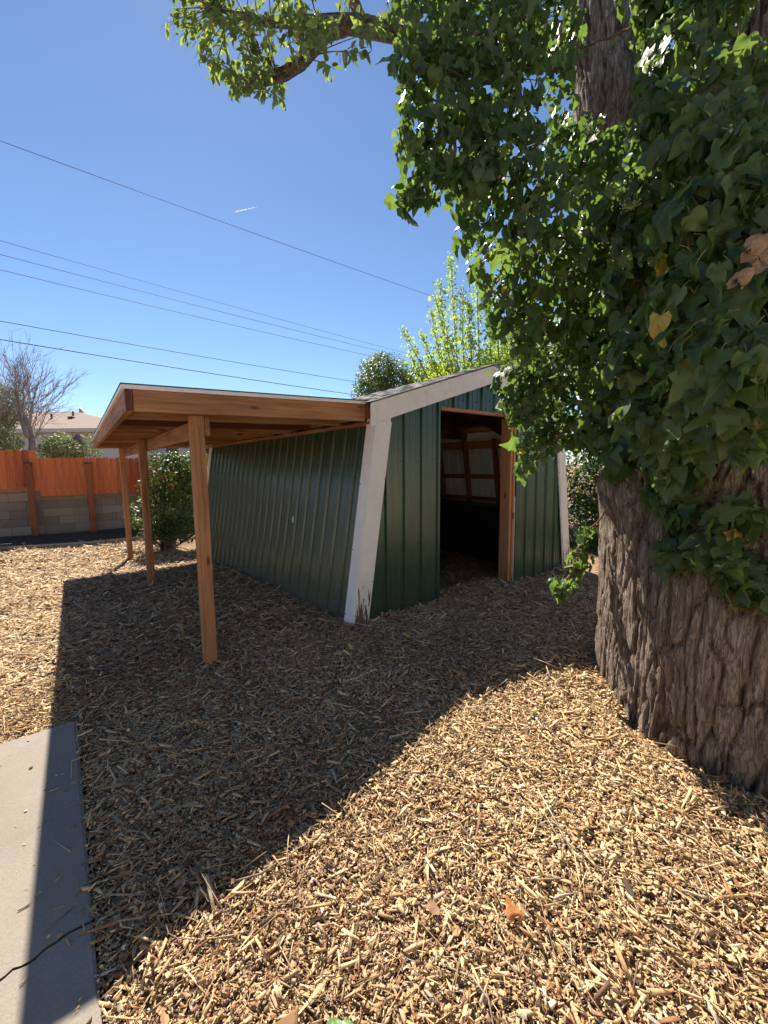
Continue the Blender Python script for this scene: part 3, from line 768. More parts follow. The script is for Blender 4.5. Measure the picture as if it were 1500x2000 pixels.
MB().box(EAVE_V + .05, EAVE_V + .068, .05, SHL, EAVE_Z - .12, EAVE_Z - .012).build('eave_board', M_wood[1], rf)
# small paper tag on the left wall
pt = left_place(1.47, .021, .86)
q = MB().box(-.002, .002, -.012, .012, -.035, .035).build('paper_tag', M_white, shed); q.location = pt; q.rotation_euler = (0, math.atan(LEAN), 0)

# ------------------------------------------------------------------ lean-to carport
car = empty('carport', tuple(S0), TH)
tag(car, 'low brown timber carport with three posts built against the shed', 'carport')
CL0, CL1, CU0, CU1 = -1.665, -1.585, .02, 6.42         # left edge near, left edge far (slightly out of square)
CT_L, CT_R, CB_L, CB_R = 1.992, 2.048, 1.858, 1.898    # fascia top / bottom heights at left and right ends
CRV = .185
def cz(v, a, b): return a + (b - a) * (v - CL0) / (CRV - CL0)
def vboard(v0, v1, y0, y1, name, mat, zb=(CB_L, CB_R), zt=(CT_L, CT_R), bevel=.003):
    b = MB()
    b.hexa([(v0, y0, cz(v0, *zb)), (v1, y0, cz(v1, *zb)), (v1, y1, cz(v1, *zb)), (v0, y1, cz(v0, *zb)), (v0, y0, cz(v0, *zt)), (v1, y0, cz(v1, *zt)), (v1, y1, cz(v1, *zt)), (v0, y1, cz(v0, *zt))])
    return b.build(name, mat, car, False, bevel)
vboard(CL0 + .045, CRV - .006, CU0, CU0 + .038, 'fascia_board', M_wood[0])
b = MB(); b.hexa([(CL0, CU0 - .004, CB_L - .003), (CL0 + .042, CU0 - .004, CB_L - .003), (CL1 + .042, CU1, CB_L - .003), (CL1, CU1, CB_L - .003), (CL0, CU0 - .004, CT_L), (CL0 + .042, CU0 - .004, CT_L), (CL1 + .042, CU1, CT_L), (CL1, CU1, CT_L)])
b.build('fascia_board', M_wood[1], car, False, .003)
MB().hexa([(CL0 + .001, CU0 - .0065, CB_L - .001), (CL0 + .041, CU0 - .0065, CB_L - .001), (CL0 + .041, CU0 - .0045, CB_L - .001), (CL0 + .001, CU0 - .0045, CB_L - .001), (CL0 + .001, CU0 - .0065, CT_L - .001), (CL0 + .041, CU0 - .0065, CT_L - .001), (CL0 + .041, CU0 - .0045, CT_L - .001), (CL0 + .001, CU0 - .0045, CT_L - .001)]).build('end_grain', M_wood_dark, car)
# white drip edge
b = MB(); o1 = -.006
b.hexa([(CL0 - .016, CU0 - .014, CT_L + .001), (CRV + .0, CU0 - .014, CT_R + .001), (CRV + .0, CU0 + .03, CT_R + .001), (CL0 - .016, CU0 + .03, CT_L + .001), (CL0 - .016, CU0 - .014, CT_L + .027), (CRV, CU0 - .014, CT_R + .024), (CRV, CU0 + .03, CT_R + .024), (CL0 - .016, CU0 + .03, CT_L + .027)]).build('drip_edge', M_white, car)
b = MB(); b.hexa([(CL0 - .016, CU0 + .031, CT_L + .001), (CL0 + .02, CU0 + .031, CT_L + .001), (CL1 + .02, CU1, CT_L + .001), (CL1 - .016, CU1, CT_L + .001), (CL0 - .016, CU0 + .031, CT_L + .027), (CL0 + .02, CU0 + .031, CT_L + .027), (CL1 + .02, CU1, CT_L + .027), (CL1 - .016, CU1, CT_L + .027)]).build('drip_edge', M_white, car)
b = MB(); zt = .028
b.hexa([(CL0 - .020, CU0 - .018, CT_L + zt), (CRV + .06, CU0 - .018, CT_R + zt), (CRV + .06, CU1 + .01, CT_R + zt), (CL1 - .02, CU1 + .01, CT_L + zt), (CL0 - .02, CU0 - .018, CT_L + zt + .007), (CRV + .06, CU0 - .018, CT_R + zt + .007), (CRV + .06, CU1 + .01, CT_R + zt + .007), (CL1 - .02, CU1 + .01, CT_L + zt + .007)]).build('roofing_felt', M_rollroof, car)
# deck boards run along u above the rafters
nb = 12
for k in range(nb):
    va = CL0 + .046 + (CRV - .05 - CL0 - .046) * k / nb; vb = CL0 + .046 + (CRV - .05 - CL0 - .046) * (k + 1) / nb - .005
    sh = (CL1 - CL0) * (1 - (k / nb))
    b = MB(); z_a, z_b = cz(va, CT_L, CT_R) - .020, cz(vb, CT_L, CT_R) - .020
    b.hexa([(va, CU0 + .040, z_a), (vb, CU0 + .040, z_b), (vb + sh, CU1 - .04, z_b), (va + sh, CU1 - .04, z_a), (va, CU0 + .040, z_a + .018), (vb, CU0 + .040, z_b + .018), (vb + sh, CU1 - .04, z_b + .018), (va + sh, CU1 - .04, z_a + .018)])
    b.build('deck_board', M_deck, car)
ru = np.arange(.62, CU1 - .1, .61)
for ri, yu in enumerate(ru):
    k = (yu - CU0) / (CU1 - CU0); vl = CL0 + .044 + (CL1 - CL0) * k
    vboard(vl, .30, yu - .022, yu + .022, 'rafter', M_rafter if ri % 2 else M_wood[0], (CB_L + .006, CB_R + .006), (CT_L - .022, CT_R - .022), .006)  # every other rafter darker: bands of light and shade put into the colour
vboard(CL1 + .044, .30, CU1 - .038, CU1, 'fascia_board', M_wood[0])
MB().hexa([(.255, .06, 1.87), (.293, .06, 1.87), (.293, CU1 - .05, 1.87), (.255, CU1 - .05, 1.87), (.255, .06, 1.905), (.293, .06, 1.905), (.293, CU1 - .05, 1.905), (.255, CU1 - .05, 1.905)]).build('ledger', M_wood[1], car)
PV, PU = -1.217, .165
skew = (CL1 - CL0) / (CU1 - CU0)
for k, yu in enumerate((PU, PU + 3.10, PU + 6.14)):
    pv = PV + skew * (yu - PU)
    p = L(pv, yu); zg = float(gz(p[0], p[1])) - .25
    lean = (.0, .012, -.004)[k]
    top = cz(pv, CB_L, CB_R) + (.0 if k == 0 else .006)
    b = MB(); h = .0455
    b.hexa([(pv - h - lean, yu - h, zg), (pv + h - lean, yu - h, zg), (pv + h - lean, yu + h, zg), (pv - h - lean, yu + h, zg), (pv - h, yu - h, top), (pv + h, yu - h, top), (pv + h, yu + h, top), (pv - h, yu + h, top)])
    o = b.build('post', M_wood[2], car, False, .005)
    if k == 0:     # drying check in the near post
        MB().hexa([(pv + .010, yu - h - .0012, 1.02), (pv + .012, yu - h - .0012, 1.02), (pv + .012, yu - h + .0015, 1.02), (pv + .010, yu - h + .0015, 1.02), (pv + .004, yu - h - .0012, 1.80), (pv + .0075, yu - h - .0012, 1.80), (pv + .0075, yu - h + .0015, 1.80), (pv + .004, yu - h + .0015, 1.80)]).build('drying_crack', M_rail_dark, o)
b = MB(); bv0 = PV + .047; z0, z1 = 1.722, 1.866; sk2 = skew * 6.35
b.hexa([(bv0, .135, z0), (bv0 + .04, .135, z0), (bv0 + .04 + sk2, 6.40, z0), (bv0 + sk2, 6.40, z0), (bv0, .135, z1), (bv0 + .04, .135, z1), (bv0 + .04 + sk2, 6.40, z1), (bv0 + sk2, 6.40, z1)])
b.build('beam', M_wood[1], car, False, .004)

# ------------------------------------------------------------------ rear fence on a block wall
FP = at(70, 1045, 10.0); FU = (FP - S0) @ U
def fence_v(px, py=1000):
    q = on_plane(px, py, L(0, FU), U); return (q - S0) @ V
def fence_z(px, py): return on_plane(px, py, L(0, FU), U)[2]
FVL = fence_v(0) - 3.2; FVR = fence_v(430) + 3.0
gnd = FP[2]
wall = empty('block_wall', tuple(L(0, FU + .12)), TH); tag(wall, 'low wall of tan concrete blocks below the red wooden fence', 'wall')
ch = .205; blen = .61
topz = fence_z(80, 945)
ncourse = int((topz - (gnd - .25)) / ch) + 1
blk = MB().box(0, blen - .012, 0, .19, 0, ch - .011).mesh('block', M_block)
for c_ in range(ncourse):
    z = topz - (c_ + 1) * ch; vv = FVL - (blen / 2 if c_ % 2 else 0)
    while vv < FVR:
        o = link('block', blk, None, wall); o.location = (vv + .006, random.uniform(-.005, .005), z); vv += blen
        if c_ == 0 and not any(mod.type == 'BEVEL' for mod in o.modifiers): pass
MB().box(FVL, FVR + .3, .012, .17, topz - ncourse * ch, topz - .012).build('mortar_bed', M_mortar, wall)
fence = empty('wooden_fence', tuple(L(0, FU)), TH); tag(fence, 'red stained dog ear picket fence standing above a block wall', 'fence')
pk = []
for (h_) in (1.0,):
    pass
def picket_mesh(h, cut):
    wv = .1432; b = MB()
    o = [(0, 0), (wv, 0), (wv, h - cut), (wv - .03, h), (.03, h), (0, h - cut)]
    n = len(o); b.add([(x, 0, z) for x, z in o] + [(x, .017, z) for x, z in o], [tuple(range(n)), tuple(range(2 * n - 1, n - 1, -1))] + [(i, (i + 1) % n, n + (i + 1) % n, n + i)[::-1] for i in range(n)])
    return b.mesh('picket', M_fence)
zt_hi, zb_hi = fence_z(40, 879), fence_z(40, 953); zt_lo, zb_lo = fence_z(150, 894), fence_z(150, 967)
vstep = fence_v(83)
pkh = picket_mesh(zt_hi - zb_hi, .035); pkl = picket_mesh(zt_lo - zb_lo, .035)
vv = vstep - .146
while vv > FVL:
    o = link('picket', pkh, None, fence); o.location = (vv, random.uniform(-.004, .004), zb_hi + random.uniform(-.012, .012)); o.rotation_euler = (0, random.uniform(-.006, .006), 0); vv -= .1445
vv = vstep
while vv < FVR:
    o = link('picket', pkl, None, fence); o.location = (vv, random.uniform(-.004, .004), zb_lo + random.uniform(-.014, .014)); o.rotation_euler = (0, random.uniform(-.006, .006), 0); vv += .1445
MB().box(FVL, vstep, .022, .06, zt_hi - .25, zt_hi - .16).build('rail', M_fence, fence); MB().box(FVL, vstep, .022, .06, zb_hi + .10, zb_hi + .19).build('rail', M_fence, fence)
MB().box(vstep, FVR, .022, .06, zt_lo - .25, zt_lo - .16).build('rail', M_fence, fence); MB().box(vstep, FVR, .022, .06, zb_lo + .10, zb_lo + .19).build('rail', M_fence, fence)
M_post_f = wood('fence_post_stain', 2, (.16, .048, .020), (.38, .125, .048), .75)
dv = fence_v(180) - fence_v(65)
for k in range(-2, 5):
    pv = fence_v(65) + dv * k
    zt_ = fence_z(178, 905) if k >= 1 else fence_z(65, 905)
    o = MB().box(pv - .065, pv + .065, -.105, -.008, gnd - .3, zt_).build('fence_post', M_post_f, fence, False, .006)
    MB().box(pv - .075, pv + .075, -.11, -.004, zt_ + .001, zt_ + .022).build('post_cap', M_rail_dark, o)
nb_ = MB(); vv = FVL + .07
while vv < FVR:
    zb_ = zb_hi if vv < vstep else zb_lo
    nb_.box(vv - .008, vv + .008, -.012, -.005, zb_ + .135, zb_ + .150); vv += .1445
tag(nb_.build('nail_heads', M_steel, fence), kind='stuff')
# soil bed in front of the wall and its edging board
sb = MB(); ne = 24
for i in range(ne + 1):
    v_ = FVL + (FVR - FVL) * i / ne
    for q, du in enumerate((-1.55, -1.0, -.5, .1)):
        p = L(v_, FU + du); sb.v.append((p[0], p[1], float(gz(p[0], p[1])) + .02 + .02 * (q in (1, 2))))
for i in range(ne):
    for q in range(3): sb.f.append((i * 4 + q, (i + 1) * 4 + q, (i + 1) * 4 + q + 1, i * 4 + q + 1)[::-1])
so_ = sb.build('soil_bed', M_soil, None, True); tag(so_, 'bare dark soil strip along the block wall', kind='structure')
eb = MB()
for i in range(ne):
    va, vb = FVL + (FVR - FVL) * i / ne, FVL + (FVR - FVL) * (i + 1) / ne - .004
    a, b_ = L(va, FU - 1.58), L(vb, FU - 1.58); a[2] = gz(a[0], a[1]) + .03; b_[2] = gz(b_[0], b_[1]) + .03
    eb.bar(a, b_, .035, .10, U)
eo = eb.build('garden_edging', M_edging); tag(eo, 'pale timber edging strip between the mulch and the soil bed', 'edging')

# ------------------------------------------------------------------ foliage tools
def leaf_proto(kind):
    """outline half (x >= 0) from the stalk notch to the tip; unit length along +y; returns verts, tris, uv"""
    if kind == 'ivy5': half = [(.0, .06), (.16, -.10), (.34, -.08), (.50, .06), (.37, .22), (.47, .44), (.25, .53), (.14, .78)]
    elif kind == 'ivy3': half = [(.0, .05), (.18, -.08), (.36, .0), (.44, .20), (.42, .36), (.28, .55), (.14, .80)]
    elif kind == 'heart': half = [(.0, .04), (.17, -.07), (.34, .0), (.42, .18), (.37, .42), (.24, .66), (.09, .88)]
    elif kind == 'oval': half = [(.0, .0), (.12, .05), (.24, .22), (.27, .42), (.21, .66), (.09, .88)]
    else: half = [(.0, .0), (.22, .30), (.16, .70)]
    n = len(half); mids = [(0, y) for y in ((.05, .30, .55, .80) if kind != 'tiny' else (.4,))]
    tip = (0, 1.0); V2 = [(x, y) for x, y in half] + [(-x, y) for x, y in half[1:]] + mids + [tip]
    iR = list(range(n)); iL = [0] + list(range(n, 2 * n - 1)); im = list(range(2 * n - 1, 2 * n - 1 + len(mids))); it = len(V2) - 1
    T = []
    for side in (iR, iL):
        for j in range(1, n):
            def near(y): return im[int(np.argmin([abs(y - V2[q][1]) for q in im]))]
            a, b = side[j - 1], side[j]; ma, mb_ = near(V2[a][1]), near(V2[b][1])
            T.append((a, b, ma) if side is iR else (b, a, ma))
            if ma != mb_: T.append((ma, b, mb_) if side is iR else (b, ma, mb_))
        last = side[-1]; T.append((last, it, im[-1]) if side is iR else (it, last, im[-1]))
    P = []
    for x, y in V2:
        if kind == 'tiny': z = -.25 * abs(x) - .1 * y * y
        elif kind == 'oval': z = .28 * abs(x) - .30 * y * y
        else: z = .22 * abs(x) - .22 * y * y - .35 * max(0, abs(x) - .25) + .05 * math.sin(9 * x + 7 * y)
        P.append((x, y, z))
    return np.array(P), np.array(T), np.array(V2)
PROTO = {k: leaf_proto(k) for k in ('ivy5', 'ivy3', 'heart', 'oval', 'tiny')}

def unit(a): return a / (np.linalg.norm(a, axis=-1, keepdims=True) + 1e-9)
def frames(tip, nrm):
    y = unit(tip); z = unit(nrm - y * np.sum(nrm * y, -1, keepdims=True)); x = np.cross(y, z)
    return np.stack([x, y, z], -1)               # columns
def leaf_mass(name, proto, pos, F, size, tint, mat, parent=None, curl=None, uv=True):
    Pv, T, V2 = PROTO[proto]; n = len(pos); k = len(Pv)
    P = np.repeat(Pv[None], n, 0).copy()
    if curl is not None: P[:, :, 2] *= curl[:, None]
    W = np.einsum('nij,nkj->nki', F, P * size[:, None, None]) + pos[:, None]
    tr = (T[None] + (np.arange(n) * k)[:, None, None]).reshape(-1, 3)
    me = np_mesh(name, W.reshape(-1, 3), tr, mat, proto != 'tiny', np.repeat(tint, k, 0), np.tile(V2, (n, 1)) if uv else None)
    o = link(name, me, None, parent); o['kind'] = 'stuff'; return o
def leaf_part_meshes(kinds, mat):
    out = {}
    for kd in kinds:
        Pv, T, V2 = PROTO[kd]; out[kd] = []
        for cu in (.9, 1.8, 2.9):
            Q = Pv.copy(); Q[:, 2] *= cu; out[kd].append(np_mesh('leaf', Q, T, mat, True, None, V2))
    return out
def pick_largest(pos, size, n, cell=9.0):
    """indices of the n leaves that show largest: nearest in their image cell, inside the frame"""
    d = pos - CAM; z = d @ fw; x = 750 + FPX * (d @ rt) / z; y = 1000 - FPX * (d @ up) / z
    ok = (z > .2) & (x > -20) & (x < 1520) & (y > -20) & (y < 2020)
    cx, cy = (x // cell).astype(int), (y // cell).astype(int); best = {}
    for i in np.where(ok)[0]:
        k = (cx[i], cy[i])
        if k not in best or z[i] < z[best[k]]: best[k] = i
    # drop leaves that a nearer leaf's disc covers
    c = sorted(best.values(), key=lambda i: -size[i] / z[i])
    c = np.array(c)
    keep = []
    for i in c:
        rr = np.hypot(x - x[i], y - y[i]); cov = (rr < .22 * size * FPX / z) & (z < z[i] - .02) & ok
        if cov.sum() < 2: keep.append(i)
        if len(keep) >= n: break
    return np.array(keep)
def leaf_objects(parent, meshes, kinds, idx, pos, F, size, name='leaf'):
    inv = parent.matrix_world.inverted() if False else Matrix.Translation(-Vector(parent.location))
    for i in idx:
        me = random.choice(meshes[kinds[i]]); o = link(name, me, None, parent)
        mt = Matrix.Identity(4)
        for r_ in range(3):
            for c_ in range(3): mt[r_][c_] = F[i, r_, c_] * size[i]
            mt[r_][3] = pos[i, r_]
        o.matrix_local = inv @ mt

def rand_unit(n):
    v = rng.normal(size=(n, 3)); return unit(v)
def clump_leaves(ctr, rad, n, shell=.55, up_bias=.35, droop=.75):
    """leaves on and in an ellipsoid; tips hang, faces look outward"""
    d = rand_unit(n); rr = rng.uniform(shell, 1.05, n) ** .6
    pos = ctr + d * rr[:, None] * rad
    nrm = unit(d + rng.normal(0, .45, (n, 3)) + np.array([0, 0, up_bias]))
    tip = unit(rng.normal(0, .55, (n, 3)) + d * .35 + np.array([0, 0, -droop]))
    return pos, nrm, tip

# ------------------------------------------------------------------ the big tree
def bark_disp(th, z, seed, freq=13.0, amp=.035):
    """furrowed bark: ridged noise stretched along the trunk; returns offset, relief 0..1"""
    cx, sx = math.cos(th) * freq, math.sin(th) * freq; tx, ty = -math.sin(th), math.cos(th)
    w1 = mnoise.noise(Vector((cx * .30, sx * .30 + seed, z * 1.7))) * 1.3
    w2 = mnoise.noise(Vector((cx * .8 + 7, sx * .8 - seed, z * 6.0))) * .55
    w = w1 + w2
    a = mnoise.noise(Vector((cx + tx * w, sx + ty * w + seed, z * 1.5 + seed)))
    b = mnoise.noise(Vector((cx * 2.1 + tx * w * 1.6, sx * 2.1 + ty * w * 1.6 - seed, z * 3.4)))
    c = mnoise.noise(Vector((cx * 1.1 + 3, sx * 1.1 + 3 * seed, z * 9 + w2 * 2)))
    d = mnoise.noise(Vector((cx * 4.0, sx * 4.0 + 5 * seed, z * 12)))
    dv = mnoise.voronoi(Vector((cx * .62 + tx * w * .6, sx * .62 + ty * w * .6 + seed, z * 3.0 + w2)))[0]
    f0 = math.exp(-((dv[1] - dv[0]) / .085) ** 2)
    f1 = math.exp(-(a / .055) ** 2); f2 = math.exp(-(b / .075) ** 2); f3 = math.exp(-(c / .035) ** 2)
    rel = 1 - min(1.0, .62 * f0 + .45 * f1 + .30 * f2 * (1 - .6 * f1) + .16 * f3 * (1 - f1)) + .20 * d + .12 * b
    return amp * (rel - .70), max(0, min(1, rel))
_A0 = math.atan2(-TREE[1], -TREE[0])
ANG = [_A0 + x for x in list(np.linspace(-1.75, 1.75, 400, endpoint=False)) + list(np.linspace(1.75, 2 * math.pi - 1.75, 80, endpoint=False))]
def bark_tube(name, ctrs, rads, parent, n=96, seed=1.0, freq=9.0, amp=.02, sub=6, rfun=None, origin=np.zeros(3)):
    C_ = np.array(ctrs, float); Rr = np.array(rads, float); k = len(C_)
    t = np.linspace(0, k - 1, (k - 1) * sub + 1); i0 = np.clip(t.astype(int), 0, k - 2); fr = t - i0
    fs = fr * fr * (3 - 2 * fr)
    cc = C_[i0] + (C_[i0 + 1] - C_[i0]) * fr[:, None]
    rr = Rr[i0] + (Rr[i0 + 1] - Rr[i0]) * fs
    vs_, rel = [], []
    s = 0.0; ref = None
    for i in range(len(cc)):
        tg = cc[min(i + 1, len(cc) - 1)] - cc[max(i - 1, 0)]; tg = tg / np.linalg.norm(tg)
        if i: s += np.linalg.norm(cc[i] - cc[i - 1])
        if rfun is not None: e1, e2 = np.array([1., 0, 0]), np.array([0, 1., 0])
        else:
            if ref is None: ref = np.cross(tg, [0.2, .3, .9]) if abs(tg[2]) < .9 else np.cross(tg, [0, 1., 0])
            ref = ref - tg * (ref @ tg); ref = ref / np.linalg.norm(ref); e1, e2 = ref, np.cross(tg, ref)
        for j in range(n):
            a = 2 * math.pi * j / n if rfun is None else ANG[j % len(ANG)]; r0 = rr[i] * (rfun(a, cc[i][2]) if rfun else 1.0)
            o, q = bark_disp(a, s if rfun is None else cc[i][2], seed, freq, amp)
            vs_.append(cc[i] - origin + (r0 + o) * (e1 * math.cos(a) + e2 * math.sin(a))); rel.append(q)
    vs_ = np.array(vs_); rel = np.array(rel); ix = np.arange(len(cc) * n).reshape(len(cc), n)
    q = np.stack([ix[:-1], np.roll(ix, -1, 1)[:-1], np.roll(ix, -1, 1)[1:], ix[1:]], -1).reshape(-1, 4)
    me = np_mesh(name, vs_, q, M_bark, True, np.stack([rel, rel, rel], 1)); return link(name, me, None, parent)

TO = np.array([TREE[0], TREE[1], 0.0])
tree = empty('old_tree', tuple(TO)); tag(tree, 'huge old tree with a thick furrowed trunk at the right edge', 'tree')
ang_cam = math.atan2(-TREE[1], -TREE[0])
def flare(a, z):
    f = 1 + .05 * math.sin(3 * a + 1.0) + .035 * math.sin(5 * a + 2.2 + z * .6) + .02 * math.sin(9 * a)
    root = max(0.0, .55 - z); f += root ** 1.5 * (.02 + .16 * math.sin(6 * a + .5))
    # burl on the left side at about breast height
    da = (a - 2.78 + math.pi) % (2 * math.pi) - math.pi
    f += .13 * math.exp(-(da / .33) ** 2 - ((z - 1.38) / .17) ** 2)
    f += .085 * math.exp(-(((a - 3.38 + math.pi) % (2 * math.pi) - math.pi) / .22) ** 2) * min(1, max(0, (1.5 - z)))
    f += .10 * math.exp(-((a - 4.4) / .35) ** 2 - ((z - 1.30) / .22) ** 2)
    return f
tz = [-.3, 0, .3, .7, 1.1, 1.45, 1.8, 2.15, 2.4]
tr_ = [.77, .765, .765, .772, .785, .79, .69, .50, .28]
cxo = [0, 0, 0, .0, .0, .03, .08, .12, .14]
bark_tube('trunk', [(TREE[0] + c_, TREE[1] + c_ * .5, z) for z, c_ in zip(tz, cxo)], tr_, tree, 480, 3.0, 15.0, .021, 24, flare, TO)
la = [np.array([TREE[0] - .12, TREE[1] + .25, 1.5]), at(1245, 470, 2.75), at(1215, 230, 2.75), at(1192, 60, 2.75), at(1180, -160, 2.9), at(1150, -500, 3.2)]
bark_tube('limb', la, [.34, .30, .27, .245, .22, .18], tree, 150, 7.0, 7.5, .026, 16, None, TO)
lb = [np.array([TREE[0] + .1, TREE[1] - .1, 1.5]), at(1440, 420, 2.1), at(1475, 120, 2.1), at(1490, -60, 2.15), at(1500, -300, 2.3)]
bark_tube('limb', lb, [.42, .30, .17, .16, .14], tree, 130, 9.0, 7.5, .03, 16, None, TO)
lc = [np.array([TREE[0] - .35, TREE[1] - .45, 1.15]), at(1420, 960, 1.72), at(1490, 900, 1.62), at(1600, 850, 1.6)]
bark_tube('limb', lc, [.22, .19, .17, .15], tree, 120, 5.0, 6.5, .022, 16, None, TO)
# overhanging branch at the top left
B0 = [at(1185, 80, 2.8), at(960, 78, 2.75), at(790, 66, 2.65), at(690, 48, 2.6), at(600, 44, 2.6), at(515, 42, 2.6), at(430, 20, 2.7)]
bark_tube('branch', B0, [.10, .075, .055, .050, .036, .026, .010], tree, 28, 4.0, 3.0, .006, 8, None, TO)
B1 = [at(672, 50, 2.6), at(637, 62, 2.58), at(612, 92, 2.56), at(588, 122, 2.55), at(556, 143, 2.55), at(520, 156, 2.55), at(488, 164, 2.55), at(484, 184, 2.55)]
bark_tube('branch', B1, [.050, .046, .043, .040, .036, .032, .028, .016], tree, 28, 6.0, 3.0, .006, 8, None, TO)
B2 = [at(706, 44, 2.62), at(694, 10, 2.62), at(672, -30, 2.65), at(640, -120, 2.7)]
bark_tube('branch', B2, [.036, .034, .028, .016], tree, 22, 8.0, 3.0, .004, 6, None, TO)
# leafy twigs on that branch
twg = MB(); LP, LT, LN = [], [], []
def twig(a, b, sag, nleaf, d_r=.004):
    a = np.array(a); b = np.array(b); ln = np.linalg.norm(b - a); pts = []
    for k in range(6):
        t = k / 5; p = a + (b - a) * t; p = p + np.array([0, 0, -sag * t * t * ln + .15 * sag * math.sin(3 * t) * ln]); pts.append(p)
    twg.tube([p - TO for p in pts], [d_r * (1 - .14 * k) for k in range(6)], 5)
    for j in range(nleaf):
        t = random.uniform(max(.1, 1 - .20 / max(ln, .05)), 1.0); k = min(int(t * 5), 4); f = t * 5 - k; p = pts[k] * (1 - f) + pts[k + 1] * f
        ax = unit(pts[k + 1] - pts[k]); sd = unit(np.cross(ax, rand_unit(1)[0]))
        LP.append(p + sd * .012); LT.append(unit(sd * .75 + ax * .35 + rng.normal(0, .25, 3) + np.array([0, 0, -.40])) ); LN.append(unit(rng.normal(0, .75, 3) + np.array([0, -.2, .6])))
def bez(path, t):
    k = min(int(t * (len(path) - 1)), len(path) - 2); f = t * (len(path) - 1) - k; return path[k] * (1 - f) + path[k + 1] * f
# target zones for the foliage (photo px, spread px, depth) reached by twigs from the nearest branch
zones = [(330, 5, 30, 2.9, 5), (350, 40, 26, 2.8, 5), (400, 15, 40, 2.7, 8), (385, 85, 26, 2.7, 6), (435, 55, 40, 2.6, 9), (420, 120, 22, 2.6, 6), (480, 25, 40, 2.5, 8), (480, 90, 32, 2.5, 8), (512, 115, 24, 2.45, 6), (460, 148, 16, 2.5, 5), (530, 60, 26, 2.4, 6), (500, 140, 18, 2.45, 5), (548, 178, 12, 2.5, 4), (560, 12, 30, 2.4, 7), (600, 8, 24, 2.2, 6), (625, 30, 16, 2.1, 4), (655, 12, 24, 2.1, 5), (705, 78, 14, 2.3, 2), (655, 115, 9, 2.4, 1), (740, 30, 24, 2.3, 5), (590, 50, 14, 2.1, 3), (330, -60, 60, 2.8, 7), (440, -70, 70, 2.7, 10), (560, -70, 70, 2.5, 10), (680, -60, 60, 2.4, 8), (790, -40, 50, 2.4, 6)]
brs = [np.array(B0[2:]), np.array(B1), np.array(B2)]
for (zx, zy, sp, dep, cnt) in zones:
    for j in range(cnt):
        end = at(zx + random.gauss(0, sp * .55), zy + random.gauss(0, sp * .55), dep + random.uniform(-.25, .25))
        best = None
        for br in brs:
            for t in np.linspace(0.05, 1, 14):
                q = bez(br, t); dd = np.linalg.norm(q - end)
                if best is None or dd < best[0]: best = (dd, q)
        st = best[1] if best[0] < .9 else best[1]
        twig(st, end, random.uniform(.05, .25), random.randint(8, 14) if best[0] > .15 else random.randint(4, 7))
tag(twg.build('twigs', M_branch, tree, True), kind='stuff')
LP, LT, LN = np.array(LP), np.array(LT), np.array(LN); n = len(LP)
Ls = rng.uniform(.030, .066, n); LF = frames(LT, LN)
big = pick_largest(LP, Ls, 290, 7.0)
mask = np.ones(n, bool); mask[big] = False
tint = np.stack([np.clip(rng.normal(.45, .25, n), 0, 1), (rng.random(n) < .03) * .7, np.zeros(n)], 1)
o = leaf_mass('foliage', 'oval', LP[mask] - TO, LF[mask], Ls[mask], tint[mask], M_elm, tree, rng.uniform(.4, 1.6, mask.sum()))
meshes = leaf_part_meshes(['oval'], M_elm1); leaf_objects(tree, meshes, ['oval'] * n, big, LP, LF, Ls)

